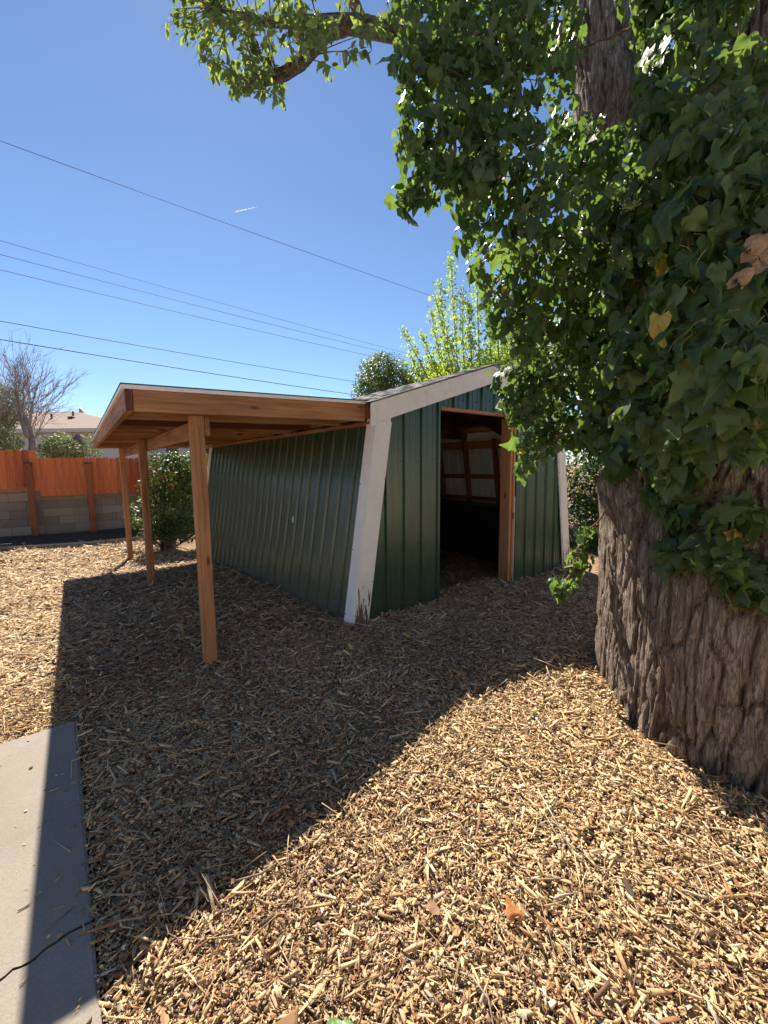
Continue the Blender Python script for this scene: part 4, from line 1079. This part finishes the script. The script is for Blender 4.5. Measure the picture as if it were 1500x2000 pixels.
# ------------------------------------------------------------------ ivy on the tree
IO = TO + np.array([-.45, -.2, 0.0])
ivy = empty('ivy', tuple(IO)); tag(ivy, 'dense dark green ivy covering the upper trunk and limbs of the old tree', 'ivy')
CL = [(845, 40, 1.95, 100, 70, .9), (800, 140, 1.9, 40, 60, .8), (865, 160, 1.9, 85, 90, .8), (815, 260, 1.9, 50, 55, .7), (880, 270, 1.9, 85, 70, .8), (800, 375, 1.9, 34, 38, .8), (850, 350, 1.9, 62, 40, .8), (935, 370, 1.9, 75, 65, .8), (960, 160, 1.95, 105, 110, .9), (990, 300, 1.9, 100, 95, .9),
      (1030, 40, 1.95, 100, 80, 1), (1060, 420, 1.85, 95, 85, .9), (920, 450, 1.95, 42, 38, .7), (965, 510, 2.15, 62, 50, .7), (1000, 600, 2.3, 66, 66, .75), (1070, 560, 2.1, 90, 80, .9), (1045, 680, 2.4, 72, 66, .75), (995, 735, 2.45, 38, 36, .8), (1015, 785, 2.45, 42, 40, .9), (1055, 775, 2.45, 62, 55, .8), (1045, 860, 2.45, 42, 42, .9), (1025, 912, 2.45, 22, 22, 1),
      (1150, 700, 2.3, 95, 85, .8), (1115, 830, 2.4, 55, 45, .9), (1190, 610, 2.05, 95, 95, .9), (1190, 810, 2.15, 80, 70, 1), (1235, 890, 2.0, 60, 50, 1.1), (1160, 330, 2.0, 75, 70, .8), (1170, 470, 1.9, 95, 85, 1),
      (1330, 120, 1.8, 75, 95, 1), (1300, 250, 1.7, 85, 85, 1), (1285, 390, 1.6, 100, 90, 1.1), (1275, 530, 1.6, 100, 90, 1.1), (1420, 170, 1.5, 75, 80, 1), (1390, 290, 1.35, 95, 85, 1), (1470, 330, 1.2, 80, 100, 1), (1380, 430, 1.25, 95, 85, 1), (1370, 575, 1.2, 105, 85, 1), (1470, 560, 1.15, 80, 90, 1), (1290, 680, 1.45, 95, 85, 1), (1400, 700, 1.1, 95, 78, 1), (1480, 720, 1.05, 80, 90, 1),
      (1300, 800, 1.5, 88, 78, 1.1), (1390, 810, 1.3, 90, 68, 1.1), (1480, 840, 1.2, 70, 55, 1.1), (1310, 900, 1.6, 62, 46, 1.1), (1330, 985, 1.72, 40, 42, 1.1), (1308, 1070, 1.75, 26, 24, 1.1), (1370, 1080, 1.7, 52, 36, 1.1), (1440, 1090, 1.55, 52, 46, 1.1), (1480, 1020, 1.55, 50, 56, 1.1), (1495, 1150, 1.45, 26, 30, 1.1),
      (1145, 1045, 2.42, 14, 25, 1), (1130, 1090, 2.40, 24, 26, 1), (1105, 1140, 2.38, 25, 24, 1), (1400, 10, 1.8, 75, 50, 1), (1275, 30, 2.0, 35, 60, .8), (1500, 450, 1.15, 60, 100, 1), (1560, 650, 1.2, 90, 200, 1), (1580, 350, 1.3, 90, 200, 1), (900, -60, 2.0, 150, 60, 1), (1350, -60, 1.9, 150, 60, 1), (1098, 140, 2.35, 32, 80, .7), (1100, 300, 2.15, 55, 60, 1), (1195, 300, 2.25, 70, 50, 1), (1150, 240, 2.3, 30, 30, .8), (1350, 1010, 1.7, 48, 46, 1.8), (1400, 1060, 1.6, 50, 44, 1.7), (1455, 1120, 1.5, 46, 46, 1.7), (1310, 1080, 1.72, 30, 26, 1.8), (1300, 960, 1.75, 40, 30, 1.5), (1440, 1010, 1.5, 40, 40, 1.2)]
IP, IN, IT, IS, IK = [], [], [], [], []
stems = MB(); pets = MB()
anchors = [np.array(la[1]), np.array(la[2]), np.array(la[3]), np.array([TREE[0] - .5, TREE[1] - .3, 1.6]), np.array([TREE[0] - .3, TREE[1] - .5, 2.0]), np.array(lb[1]), np.array(lb[2]), np.array(lc[1])]
for ci, (px, py, d, rx, ry, dn) in enumerate(CL):
    c_ = at(px, py, d); sc = d / FPX; rad = np.array([rx * sc, min(max(rx, ry) * sc * .8, .20), ry * sc])
    leaf = .074; cover = math.pi * rx * ry / ((leaf * .55 / sc) ** 2)
    sparse = px < 1090
    nlf = int(cover * dn * (2.6 if sparse else 2.7))
    p, nn, tt = clump_leaves(c_, rad, nlf, .30, .22, 1.15)
    IP.append(p); IN.append(nn); IT.append(tt)
    s_ = np.clip(rng.normal(.070 if px > 1180 else .058, .017, nlf), .026, .108); IS.append(s_)
    IK += list(rng.choice(['ivy5', 'ivy3', 'heart'], nlf, p=(.34, .33, .33)))
    # stem from the next clump towards the trunk
    da = min(np.linalg.norm(q - c_) for q in anchors); an = min(anchors, key=lambda q: np.linalg.norm(q - c_)); bd = da
    for (px2, py2, d2, *_r) in CL:
        q = at(px2, py2, d2); dq = min(np.linalg.norm(q - z_) for z_ in anchors)
        if dq < da - .03 and np.linalg.norm(q - c_) < bd: bd = np.linalg.norm(q - c_); an = q
    e_ = c_ + rad * rng.normal(0, .3, 3); md = (an + e_) / 2 + rng.normal(0, .05, 3) + np.array([0, 0, -.03])
    pts = [an * (1 - t) ** 2 + md * 2 * t * (1 - t) + e_ * t * t + rng.normal(0, .008, 3) for t in np.linspace(0, 1, 9)]
    stems.tube([q - IO for q in pts], np.linspace(.009, .004, 9), 6)
    for j in range(max(4, nlf // 12)):                     # side shoots carrying the leaf stalks
        k = rng.integers(nlf); a_ = c_ + (p[k] - c_) * .35
        stems.tube([a_ - IO, (a_ + p[k]) / 2 + rng.normal(0, .015, 3) - IO, p[k] - IO], [.0032, .0026, .0016], 5)
IP, IN, IT, IS = np.concatenate(IP), np.concatenate(IN), np.concatenate(IT), np.concatenate(IS); IK = np.array(IK)
IF = frames(IT, IN); n = len(IP)
tag(stems.build('stems', M_stem, ivy, True), kind='stuff')
tnt = np.clip(rng.beta(1.4, 2.6, n), 0, 1); young = rng.random(n) < .07
IS = np.where(young, IS * .6, IS); tnt = np.where(young, 1.25, tnt)
tint = np.stack([tnt, (rng.random(n) < .003) * .9, np.zeros(n)], 1)
big = pick_largest(IP, IS, 300, 12.0); mask = np.ones(n, bool); mask[big] = False
meshes = leaf_part_meshes(['ivy5', 'ivy3', 'heart'], M_ivy1); leaf_objects(ivy, meshes, IK, big, IP, IF, IS)
for i in big:                                              # stalks of the large leaves
    st = IP[i] + IF[i, :, 1] * IS[i] * .04; back = st - IF[i, :, 1] * IS[i] * .35 - IF[i, :, 2] * IS[i] * .35 + np.array([0, 0, .012])
    pets.tube([st - IO, (st + back) / 2 + np.array([0, 0, .006]) - IO, back - IO], [.0011, .0012, .0015], 4)
tag(pets.build('leaf_stalks', M_petiole, ivy, True), kind='stuff')
ivy_mass = []
for kd in ('ivy5', 'ivy3', 'heart'):
    mk = mask & (IK == kd); leaf_mass('foliage', kd, IP[mk] - IO, IF[mk], IS[mk], tint[mk], M_ivy, ivy, rng.uniform(.5, 3.0, mk.sum()))
# pale flower heads
def umbel(p, r_, nm='flower_head'):
    b = MB(); p = np.array(p) - IO
    for j in range(22):
        d = rand_unit(1)[0]; d[2] = abs(d[2]) * .6 + .1; e_ = p + unit(d) * r_ * random.uniform(.75, 1.0)
        b.tube([p, e_], [.0008, .0006], 3); b.tube([e_ - d * .002, e_, e_ + d * .002], [.001, .0026, .001], 5)
    b.build(nm, M_flower, ivy)
for (px, py, d, r_) in ((1232, 408, 1.35, .035), (1195, 90, 2.4, .05), (1255, 215, 2.2, .05)): umbel(at(px, py, d), r_)

# dried leaf caught in the ivy
dl = MB()
for k, (px, py, a0, sc_) in enumerate(((1476, 478, .5, 1.0), (1490, 505, 1.3, 1.0), (1466, 503, 2.3, .9), (1484, 520, 5.4, .8), (1450, 545, 4.0, .8), (1437, 552, 5.0, .7))):
    c_ = at(px, py, .98 + .012 * (k % 3)); n_ = 9
    rows_ = []
    for i in range(n_):
        for j in range(7):
            s_ = (i / (n_ - 1) - .5) * .052 * sc_; t_ = (j / 6 - .5) * (.044 * math.sin(math.pi * (i + .5) / n_) ** .8 + .003) * sc_
            crk_ = .010 * math.cos(t_ * 95) + .008 * math.sin(s_ * 110 + a0) + .004 * math.sin(i * 2.3 + j * 1.7 + k)
            rows_.append(c_ + rt * (s_ * math.cos(a0) - t_ * math.sin(a0)) + up * (s_ * math.sin(a0) + t_ * math.cos(a0)) - fw * crk_ + (rt * .4 + up * .6) * .006 * math.sin(j * 1.9 + i))
    dl.add(rows_, [(i * 7 + j, (i + 1) * 7 + j, (i + 1) * 7 + j + 1, i * 7 + j + 1) for i in range(n_ - 1) for j in range(6)])
dl.tube([at(1478, 500, .985), at(1500, 470, .99), at(1535, 455, 1.02)], [.0016, .0018, .002], 5)
o = dl.build('dried_leaf', M_dry, None, True); tag(o, 'curled tan dead leaf caught in the ivy at the right edge', 'dead leaf')

# ------------------------------------------------------------------ background trees and shrubs
def plant_leaves(name, root, P, N, T, S, mat, tint, proto='tiny'):
    O = np.array(root.location); leaf_mass(name, proto, P - O, frames(T, N), S, tint, mat, root, None, False)
def bush(name, label, cat, clumps, per, size, mat, group=None, stems_mat=None, trunk=True, noise_amp=.25):
    base = np.mean([c[0] for c in clumps], 0); base = np.array([base[0], base[1], float(gz(base[0], base[1]))])
    root = empty(name, tuple(base)); tag(root, label, cat, group)
    P, N, T = [], [], []; sm = MB()
    for c_, rad in clumps:
        c_ = np.array(c_); rad = np.array(rad, float); n = int(per / 100 * 3.0 * math.pi * rad[0] * rad[2] / (.24 * size ** 2))
        p, nn, tt = clump_leaves(c_, rad, n, .45, .45, .25)
        k = np.array([mnoise.noise(Vector(q * 2.2)) for q in p]); p = c_ + (p - c_) * (1 + noise_amp * k[:, None])
        P.append(p); N.append(nn); T.append(tt)
        b0 = base + np.array([rng.normal(0, .1), rng.normal(0, .1), -.05])
        for j in range(3):
            e_ = c_ + rad * rng.normal(0, .4, 3); sm.tube([b0 - base, (b0 * .6 + e_ * .4) + rng.normal(0, .06, 3) - base, e_ - base], [.03, .018, .006], 5)
    P, N, T = map(np.concatenate, (P, N, T)); n = len(P)
    S = rng.uniform(.6, 1.3, n) * size; tint = np.stack([np.clip(rng.beta(1.5, 1.8, n), 0, 1), (rng.random(n) < .01) * .6, np.zeros(n)], 1)
    sm.build('stems', stems_mat or M_branch, root, True)
    plant_leaves('foliage', root, P, N, T, S, mat, tint)
    return root
def pc(px, py, d, rx, ry=None, rd=None):
    ry = rx if ry is None else ry; s_ = d / FPX; return (at(px, py, d), (rx * s_, (rd if rd else rx * s_), ry * s_))
# clipped round evergreen beyond the shed
bush('round_evergreen', 'rounded dark evergreen tree top showing above the shed roof', 'tree', [pc(752, 748, 14, 58, 52), pc(735, 770, 14, 48, 40), pc(775, 765, 14, 45, 45), pc(745, 715, 14, 34, 26)], 100, .085, M_round, noise_amp=.28)
bush('far_shrub', 'pale green bushy tree beside the rounded evergreen above the roof', 'tree', [pc(825, 735, 16, 32, 28), pc(850, 745, 16, 40, 30)], 90, .09, M_round)
# lime green tree with whippy shoots behind the shed
lt_base = at(930, 905, 12.0); lt_base[2] = -.1
lt = empty('lime_green_tree', tuple(lt_base)); tag(lt, 'yellow green sunlit tree with upright whippy shoots rising behind the shed roof', 'tree')
sm = MB(); P, N, T = [], [], []
shoots = [((880, 770), (858, 545), 9), ((900, 770), (880, 500), 12), ((910, 770), (905, 560), 14), ((860, 790), (785, 640), 6), ((870, 780), (822, 650), 7), ((940, 770), (930, 520), 14), ((960, 760), (955, 600), 16), ((975, 750), (968, 575), 14), ((1000, 750), (1002, 560), 12), ((1020, 750), (1035, 580), 14), ((890, 790), (862, 690), 12), ((915, 790), (840, 705), 10), ((930, 780), (900, 660), 16), ((985, 780), (985, 640), 16), ((1040, 760), (1060, 600), 12), ((950, 790), (940, 690), 16), ((1010, 780), (1015, 660), 14), ((1090, 780), (1100, 620), 12), ((1150, 780), (1150, 560), 12), ((1210, 700), (1230, 480), 12), ((1130, 300), (1120, 210), 8), ((1390, 300), (1400, 150), 14), ((870, 780), (840, 600), 8), ((895, 770), (850, 580), 7), ((925, 770), (915, 590), 10), ((945, 770), (975, 620), 12), ((900, 790), (870, 640), 12), ((965, 790), (995, 690), 14), ((855, 790), (800, 690), 8)]
hub = at(950, 800, 12.0)
sm.tube([lt_base - lt_base, (lt_base * .4 + hub * .6) - lt_base, hub - lt_base], [.16, .13, .09], 8)
for (a, b_, wd_) in shoots:
    d0 = random.uniform(11, 12.5); p0 = at(a[0], a[1], d0); p1 = at(b_[0], b_[1], d0 + random.uniform(-.5, .5)); ln = np.linalg.norm(p1 - p0)
    md = (p0 + p1) / 2 + np.array([random.uniform(-.15, .15), 0, -.10])
    pts = [p0 * (1 - t) ** 2 + md * 2 * t * (1 - t) + p1 * t * t for t in np.linspace(0, 1, 8)]
    sm.tube([hub - lt_base] + [q - lt_base for q in pts], [.05, .028] + list(np.linspace(.024, .005, 7)), 5)
    for j in range(int(105 * ln)):
        t = random.random() ** .8; q = p0 * (1 - t) ** 2 + md * 2 * t * (1 - t) + p1 * t * t
        P.append(q + rng.normal(0, 1, 3) * (.05 + wd_ * .012 * (1.15 - t)) * random.uniform(.4, 1.5)); N.append(unit(rng.normal(0, 1, 3) + np.array([0, -.3, .5]))); T.append(unit(rng.normal(0, .8, 3) + np.array([0, 0, -.6])))
for (px, py, rx, ry, nn) in ((900, 770, 60, 45, 2200), (960, 740, 60, 60, 2600), (1020, 720, 60, 70, 2600), (1080, 720, 60, 80, 2200), (870, 740, 30, 30, 700), (1150, 650, 80, 120, 2600)):
    c_ = at(px, py, 12); p, q, t = clump_leaves(c_, np.array([rx, rx, ry]) * 12 / FPX, nn, .2, .4, .35); P += list(p); N += list(q); T += list(t)
P, N, T = np.array(P), np.array(N), np.array(T); n = len(P)
sm.build('branches', M_branch, lt, True)
plant_leaves('foliage', lt, P, N, T, rng.uniform(.06, .12, n), M_lime, np.stack([np.clip(rng.beta(2, 2, n), 0, 1), (rng.random(n) < .02) * .5, np.zeros(n)], 1), 'oval')
# hedge shrub at the end of the carport
bush('leafy_shrub', 'dense leafy shrub climbing the rear fence beyond the carport posts', 'shrub', [pc(330, 935, 8.9, 42, 46, .5), pc(345, 1000, 8.7, 36, 38, .45), pc(308, 985, 8.9, 30, 46, .4), pc(360, 915, 9.1, 38, 32, .45), pc(256, 1000, 9.3, 9, 16, .15), pc(322, 898, 9.1, 34, 16, .35), pc(390, 950, 9.3, 36, 66, .5), pc(268, 1022, 9.0, 10, 12, .15), pc(315, 1028, 8.8, 34, 20, .35), pc(355, 1028, 8.7, 34, 22, .4), pc(300, 1042, 8.7, 22, 14, .3), pc(335, 1045, 8.6, 28, 14, .3), pc(370, 1042, 8.6, 24, 14, .3)], 100, .07, M_hedge, noise_amp=.45)
# dark hedge at the right of the shed
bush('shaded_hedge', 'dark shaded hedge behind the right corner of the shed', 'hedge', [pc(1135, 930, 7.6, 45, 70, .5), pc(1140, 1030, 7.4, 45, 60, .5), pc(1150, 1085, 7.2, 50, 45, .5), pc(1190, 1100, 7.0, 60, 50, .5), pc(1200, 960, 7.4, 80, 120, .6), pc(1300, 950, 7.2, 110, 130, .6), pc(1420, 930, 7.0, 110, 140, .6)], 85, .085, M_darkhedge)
# shrubs beyond the fence
bush('olive_shrub', 'yellow green shrub just behind the fence near the house', 'shrub', [pc(120, 870, 12.6, 30, 24, .5), pc(100, 880, 12.6, 24, 20, .4), pc(135, 880, 12.4, 20, 22, .4)], 120, .085, M_greyshrub)
bush('grey_shrub', 'sparse grey green shrub beside the cut trunk behind the fence', 'shrub', [pc(172, 865, 13.2, 14, 22, .4), pc(180, 880, 13.0, 20, 12, .4)], 60, .075, M_greyshrub)
bush('pale_shrub', 'pale shrub at the far left edge behind the fence', 'shrub', [pc(5, 862, 13.4, 34, 26, .6), pc(15, 795, 14.5, 34, 38, .6), pc(-30, 800, 14.5, 60, 60, .8)], 80, .08, M_greyshrub)
# cut trunk
st0 = at(150, 905, 12.9); sr = [at(152, y_, 12.9) for y_ in (905, 885, 865, 848)]
stump = empty('cut_trunk', tuple(st0)); tag(stump, 'short brown cut tree trunk standing behind the fence', 'tree trunk')
bb = MB(); bb.tube([q - st0 + np.array([.02 * math.sin(i * 2), 0, 0]) for i, q in enumerate(sr)], [.15, .14, .13, .10], 10); bb.build('trunk', M_branch, stump, True)
# bare tree
bt0 = at(62, 900, 14.0); bt = empty('bare_tree', tuple(bt0)); tag(bt, 'leafless grey tree with fine upright branches behind the fence', 'tree')
bm_ = MB(); tw_ = MB()
def shoot(p, d, ln, r_, lvl):
    pts = [p]; dd = d.copy(); n_ = 5
    for k in range(n_): dd = unit(dd + rng.normal(0, .05, 3) + np.array([0, 0, .03])); pts.append(pts[-1] + dd * ln / n_)
    tw_.tube([q - bt0 for q in pts], np.linspace(r_, r_ * .35, n_ + 1), 4)
    if lvl < 2:
        for k in range(7 if lvl == 0 else 4):
            t = random.uniform(.2, .95); i_ = min(int(t * n_), n_ - 1); q = pts[i_] + (pts[i_ + 1] - pts[i_]) * (t * n_ - i_)
            shoot(q, unit(dd + rng.normal(0, .38, 3)), ln * random.uniform(.3, .55), max(r_ * .6, .0035), lvl + 1)
def limb(p, d, ln, r_, nsh):
    pts = [p]; dd = d.copy(); n_ = 6
    for k in range(n_): dd = unit(dd + rng.normal(0, .10, 3) + np.array([0, 0, .06])); pts.append(pts[-1] + dd * ln / n_)
    bm_.tube([q - bt0 for q in pts], np.linspace(r_, r_ * .6, n_ + 1), 8)
    for k in range(nsh):
        t = random.uniform(.45, 1.0); i_ = min(int(t * n_), n_ - 1); q = pts[i_] + (pts[i_ + 1] - pts[i_]) * (t * n_ - i_)
        shoot(q, unit(np.array([rng.normal(.12, .5), rng.normal(0, .4), .85])), random.uniform(.9, 1.9), .011, 0)
limb(bt0 + np.array([0, 0, -.3]), np.array([.02, 0, 1.0]), 2.0, .13, 20)
limb(bt0 + np.array([-.05, 0, .8]), unit(np.array([-.45, .1, 1.0])), 1.7, .075, 16)
limb(bt0 + np.array([.02, 0, 1.1]), unit(np.array([.35, 0, 1.0])), .9, .05, 14)
limb(bt0 + np.array([-.15, 0, -.1]), unit(np.array([-.75, 0, 1.0])), 1.9, .085, 14)
limb(bt0 + np.array([-.6, 0, -.1]), unit(np.array([-.9, .2, 1.0])), 1.9, .065, 12)
bm_.build('trunk', M_twig_grey, bt, True); tag(tw_.build('branches', M_twig_grey, bt, True), kind='stuff')

# ------------------------------------------------------------------ neighbouring house
hd = 21.0
H0 = at(-140, 838, hd); eave_z = at(100, 838, hd)[2]; ridge_z = at(140, 803, hd + 3.5)[2]
hx0, hx1 = at(-260, 838, hd)[0], at(278, 838, hd)[0]; hy0 = at(100, 838, hd)[1]; hy1 = hy0 + 8.0
ho = np.array([(hx0 + hx1) / 2, hy0, 0.0]); house = empty('neighbour_house', tuple(ho)); tag(house, 'pale single storey house with brown hip roof beyond the fence', 'house')
X0, X1 = hx0 - ho[0], hx1 - ho[0]
MB().box(X0 + .5, X1 - .5, .5, 7.5, -1.0, eave_z).build('wall', M_stucco, house)
roof = MB(); pk_x = at(140, 803, hd + 3.5)[0] - ho[0]
rv = [(X0, 0, eave_z), (X1, 0, eave_z), (X1, 8, eave_z), (X0, 8, eave_z), (pk_x - 4.5, 4, ridge_z + .02), (pk_x, 4, ridge_z + .02), (X0, 0, eave_z - .14), (X1, 0, eave_z - .14), (X1, 8, eave_z - .14), (X0, 8, eave_z - .14)]
roof.add(rv, [(0, 1, 5, 4), (1, 2, 5), (2, 3, 4, 5), (3, 0, 4), (0, 6, 7, 1), (1, 7, 8, 2), (2, 8, 9, 3), (3, 9, 6, 0), (6, 9, 8, 7)])
ro = roof.build('roof', M_roof_far, house)
MB().box(X0 - .03, X1 + .03, -.05, -.02, eave_z - .17, eave_z + .03).build('gutter', M_stucco, house)
def on_roof(px, py):
    n_ = unit(np.cross(np.array([1., 0, 0]), np.array([0, 4, ridge_z - eave_z]))); return on_plane(px, py, np.array([ho[0], hy0, eave_z]), n_) - ho
for px, py, h_ in ((143, 812, .25), (101, 818, .28), (121, 826, .0)):
    q = on_roof(px, py)
    if h_: MB().tube([q - np.array([0, 0, .05]), q + np.array([0, 0, h_])], .05, 8).build('vent_pipe', M_rail_dark, ro)
q = on_roof(140, 817); MB().box(q[0] - .14, q[0] + .14, q[1] - .15, q[1] + .12, q[2] - .04, q[2] + .09).build('roof_vent', M_rail_dark, ro, False, .02)
q = at(159, 803, hd + 4) - ho
MB().tube([q + np.array([-.15, 0, -.35]), q + np.array([0, 0, -.05])], .03, 6).build('dish_arm', M_rail_dark, ro)
MB().tube([q + np.array([-.05, -.02, .0]), q + np.array([0, -.02, 0]), q + np.array([.03, -.02, 0])], [.05, .20, .22], 14).build('satellite_dish', M_steel, ro, True).rotation_euler = (0, 0, 0)
for px, w_ in ((146, .28), (-40, .9)):
    q = on_plane(px, 855, np.array([ho[0], hy0 + .5, 0]), np.array([0, 1., 0])) - ho
    o = MB().box(q[0] - w_ / 2, q[0] + w_ / 2, .46, .499, q[2] - .42, q[2] + .20).build('window', M_stucco, house)
    MB().box(q[0] - w_ / 2 + .05, q[0] + w_ / 2 - .05, .452, .4595, q[2] - .37, q[2] + .15).build('pane', M_glass, o)

g0 = at(380, 890, 23.0); g0[2] = 0; gar = empty('neighbour_garage', tuple(g0)); tag(gar, 'pale blue grey garage wall glimpsed under the carport roof', 'garage')
gt = at(380, 846, 23.0)[2]
MB().box(-3.4, 3.0, 0, 5, -1, gt).build('wall', simple('blue_grey_siding', (.44, .47, .52), (.54, .57, .61), 12, .8), gar)
MB().box(-3.7, 3.3, -.3, 5.3, gt + .002, gt + .14).build('roof', M_roof_far, gar)
for x0_ in (-1.6, .6):
    o = MB().box(x0_, x0_ + .8, -.04, -.001, gt - 1.5, gt - .75).build('window', M_stucco, gar); MB().box(x0_ + .05, x0_ + .75, -.048, -.0405, gt - 1.45, gt - .8).build('pane', M_glass, o)

# ------------------------------------------------------------------ overhead cables and contrail
WU = 17.0
wires = [((0, 275), (950, 615), .010, 'topmost overhead cable, highest above the carport'), ((0, 470), (820, 697), .007, 'second overhead cable from the top'), ((0, 497), (760, 690), .008, 'third overhead cable from the top, middle of the close trio'), ((0, 527), (700, 690), .0085, 'fourth overhead cable from the top, lowest of the close trio'), ((0, 627), (690, 745), .012, 'fifth overhead cable from the top, second lowest'), ((0, 663), (685, 770), .016, 'lowest and thickest overhead cable, just above the carport roof')]
for (a, b_, r_, lb_) in wires:
    p, q = on_plane(*a, L(0, WU), U), on_plane(*b_, L(0, WU), U); d = q - p; pts = []
    for t in np.linspace(-.9, 2.6, 36):
        s_ = p + d * t; sag = .012 * np.linalg.norm(d) * (t * (t - 1)); pts.append(s_ + np.array([0, 0, sag]))
    o = MB().tube(pts, r_, 6).build('overhead_cable', M_wire, None, True); tag(o, lb_, 'cable', 'overhead cables')
a, b_ = at(458, 414, 3000), at(503, 404, 3000); pts = [a + (b_ - a) * t for t in np.linspace(0, 1, 8)]
o = MB().tube(pts, [4.5, 4.5, 4, 3.5, 3, 2.5, 2, 1], 8).build('contrail', M_cloud, None, True); tag(o, 'short white contrail streak in the blue sky', 'contrail')

# ------------------------------------------------------------------ fallen leaves and a wood chunk on the mulch
def fallen(px, py, size, mat, kind, label, yaw, name='fallen_leaf', tilt=.25, lift=.03):
    p = CAM + ray(px, py) * ((0 - CAMH) / ray(px, py)[2])
    for _ in range(6):
        zz = float(gz(p[0], p[1])) + lift; p = CAM + ray(px, py) * ((zz - CAMH) / ray(px, py)[2])
    Pv, T_, V2 = PROTO[kind]; Q = Pv.copy(); Q[:, 2] *= -1.0
    o = link(name, np_mesh(name, Q * size, T_, mat, False, None, V2)); o.location = p; o.rotation_euler = (tilt, -tilt * .6, yaw); tag(o, label, 'leaf'); return o
fallen(1007, 1795, .055, M_orange_leaf, 'ivy5', 'orange brown fallen leaf on the sunlit mulch', .2)
fallen(668, 1990, .085, M_green_leaf, 'heart', 'green fallen leaf at the bottom edge of the mulch', 3.0, tilt=.12, lift=.05)
fallen(690, 1268, .06, M_yellow_leaf, 'oval', 'yellow leaf on the shaded mulch just in front of the white corner trim', .8)
fallen(802, 1242, .075, M_yellow_leaf, 'oval', 'narrow yellow green leaf on the shaded mulch below the doorway', 1.5)
fallen(420, 1330, .05, M_yellow_leaf, 'heart', 'small yellow leaf on the shaded mulch near the first carport post', 2.5)
fallen(855, 1770, .05, M_dry, 'heart', 'small tan dead leaf lying on the sunlit mulch', 2.0)
p = CAM + ray(545, 2040) * ((.05 - CAMH) / ray(545, 2040)[2]); p[2] = float(gz(p[0], p[1])) + .022
ck = MB(); ck.hexa([(-.055, -.02, -.012), (.05, -.026, -.012), (.06, .018, -.012), (-.048, .022, -.012), (-.05, -.016, .014), (.04, -.022, .016), (.052, .014, .012), (-.042, .018, .010)])
o = ck.build('wood_chunk', wood('split_wood', 0, (.12, .06, .03), (.32, .19, .09), .85), None, False, .004); o.location = p; o.rotation_euler = (.1, -.1, .45); tag(o, 'thick split wood chunk at the bottom edge of the mulch', 'wood chunk')
print('scene built: objects', len(bpy.data.objects), 'ivy leaves', len(IP), 'tris', sum(len(mm.polygons) for mm in bpy.data.meshes))
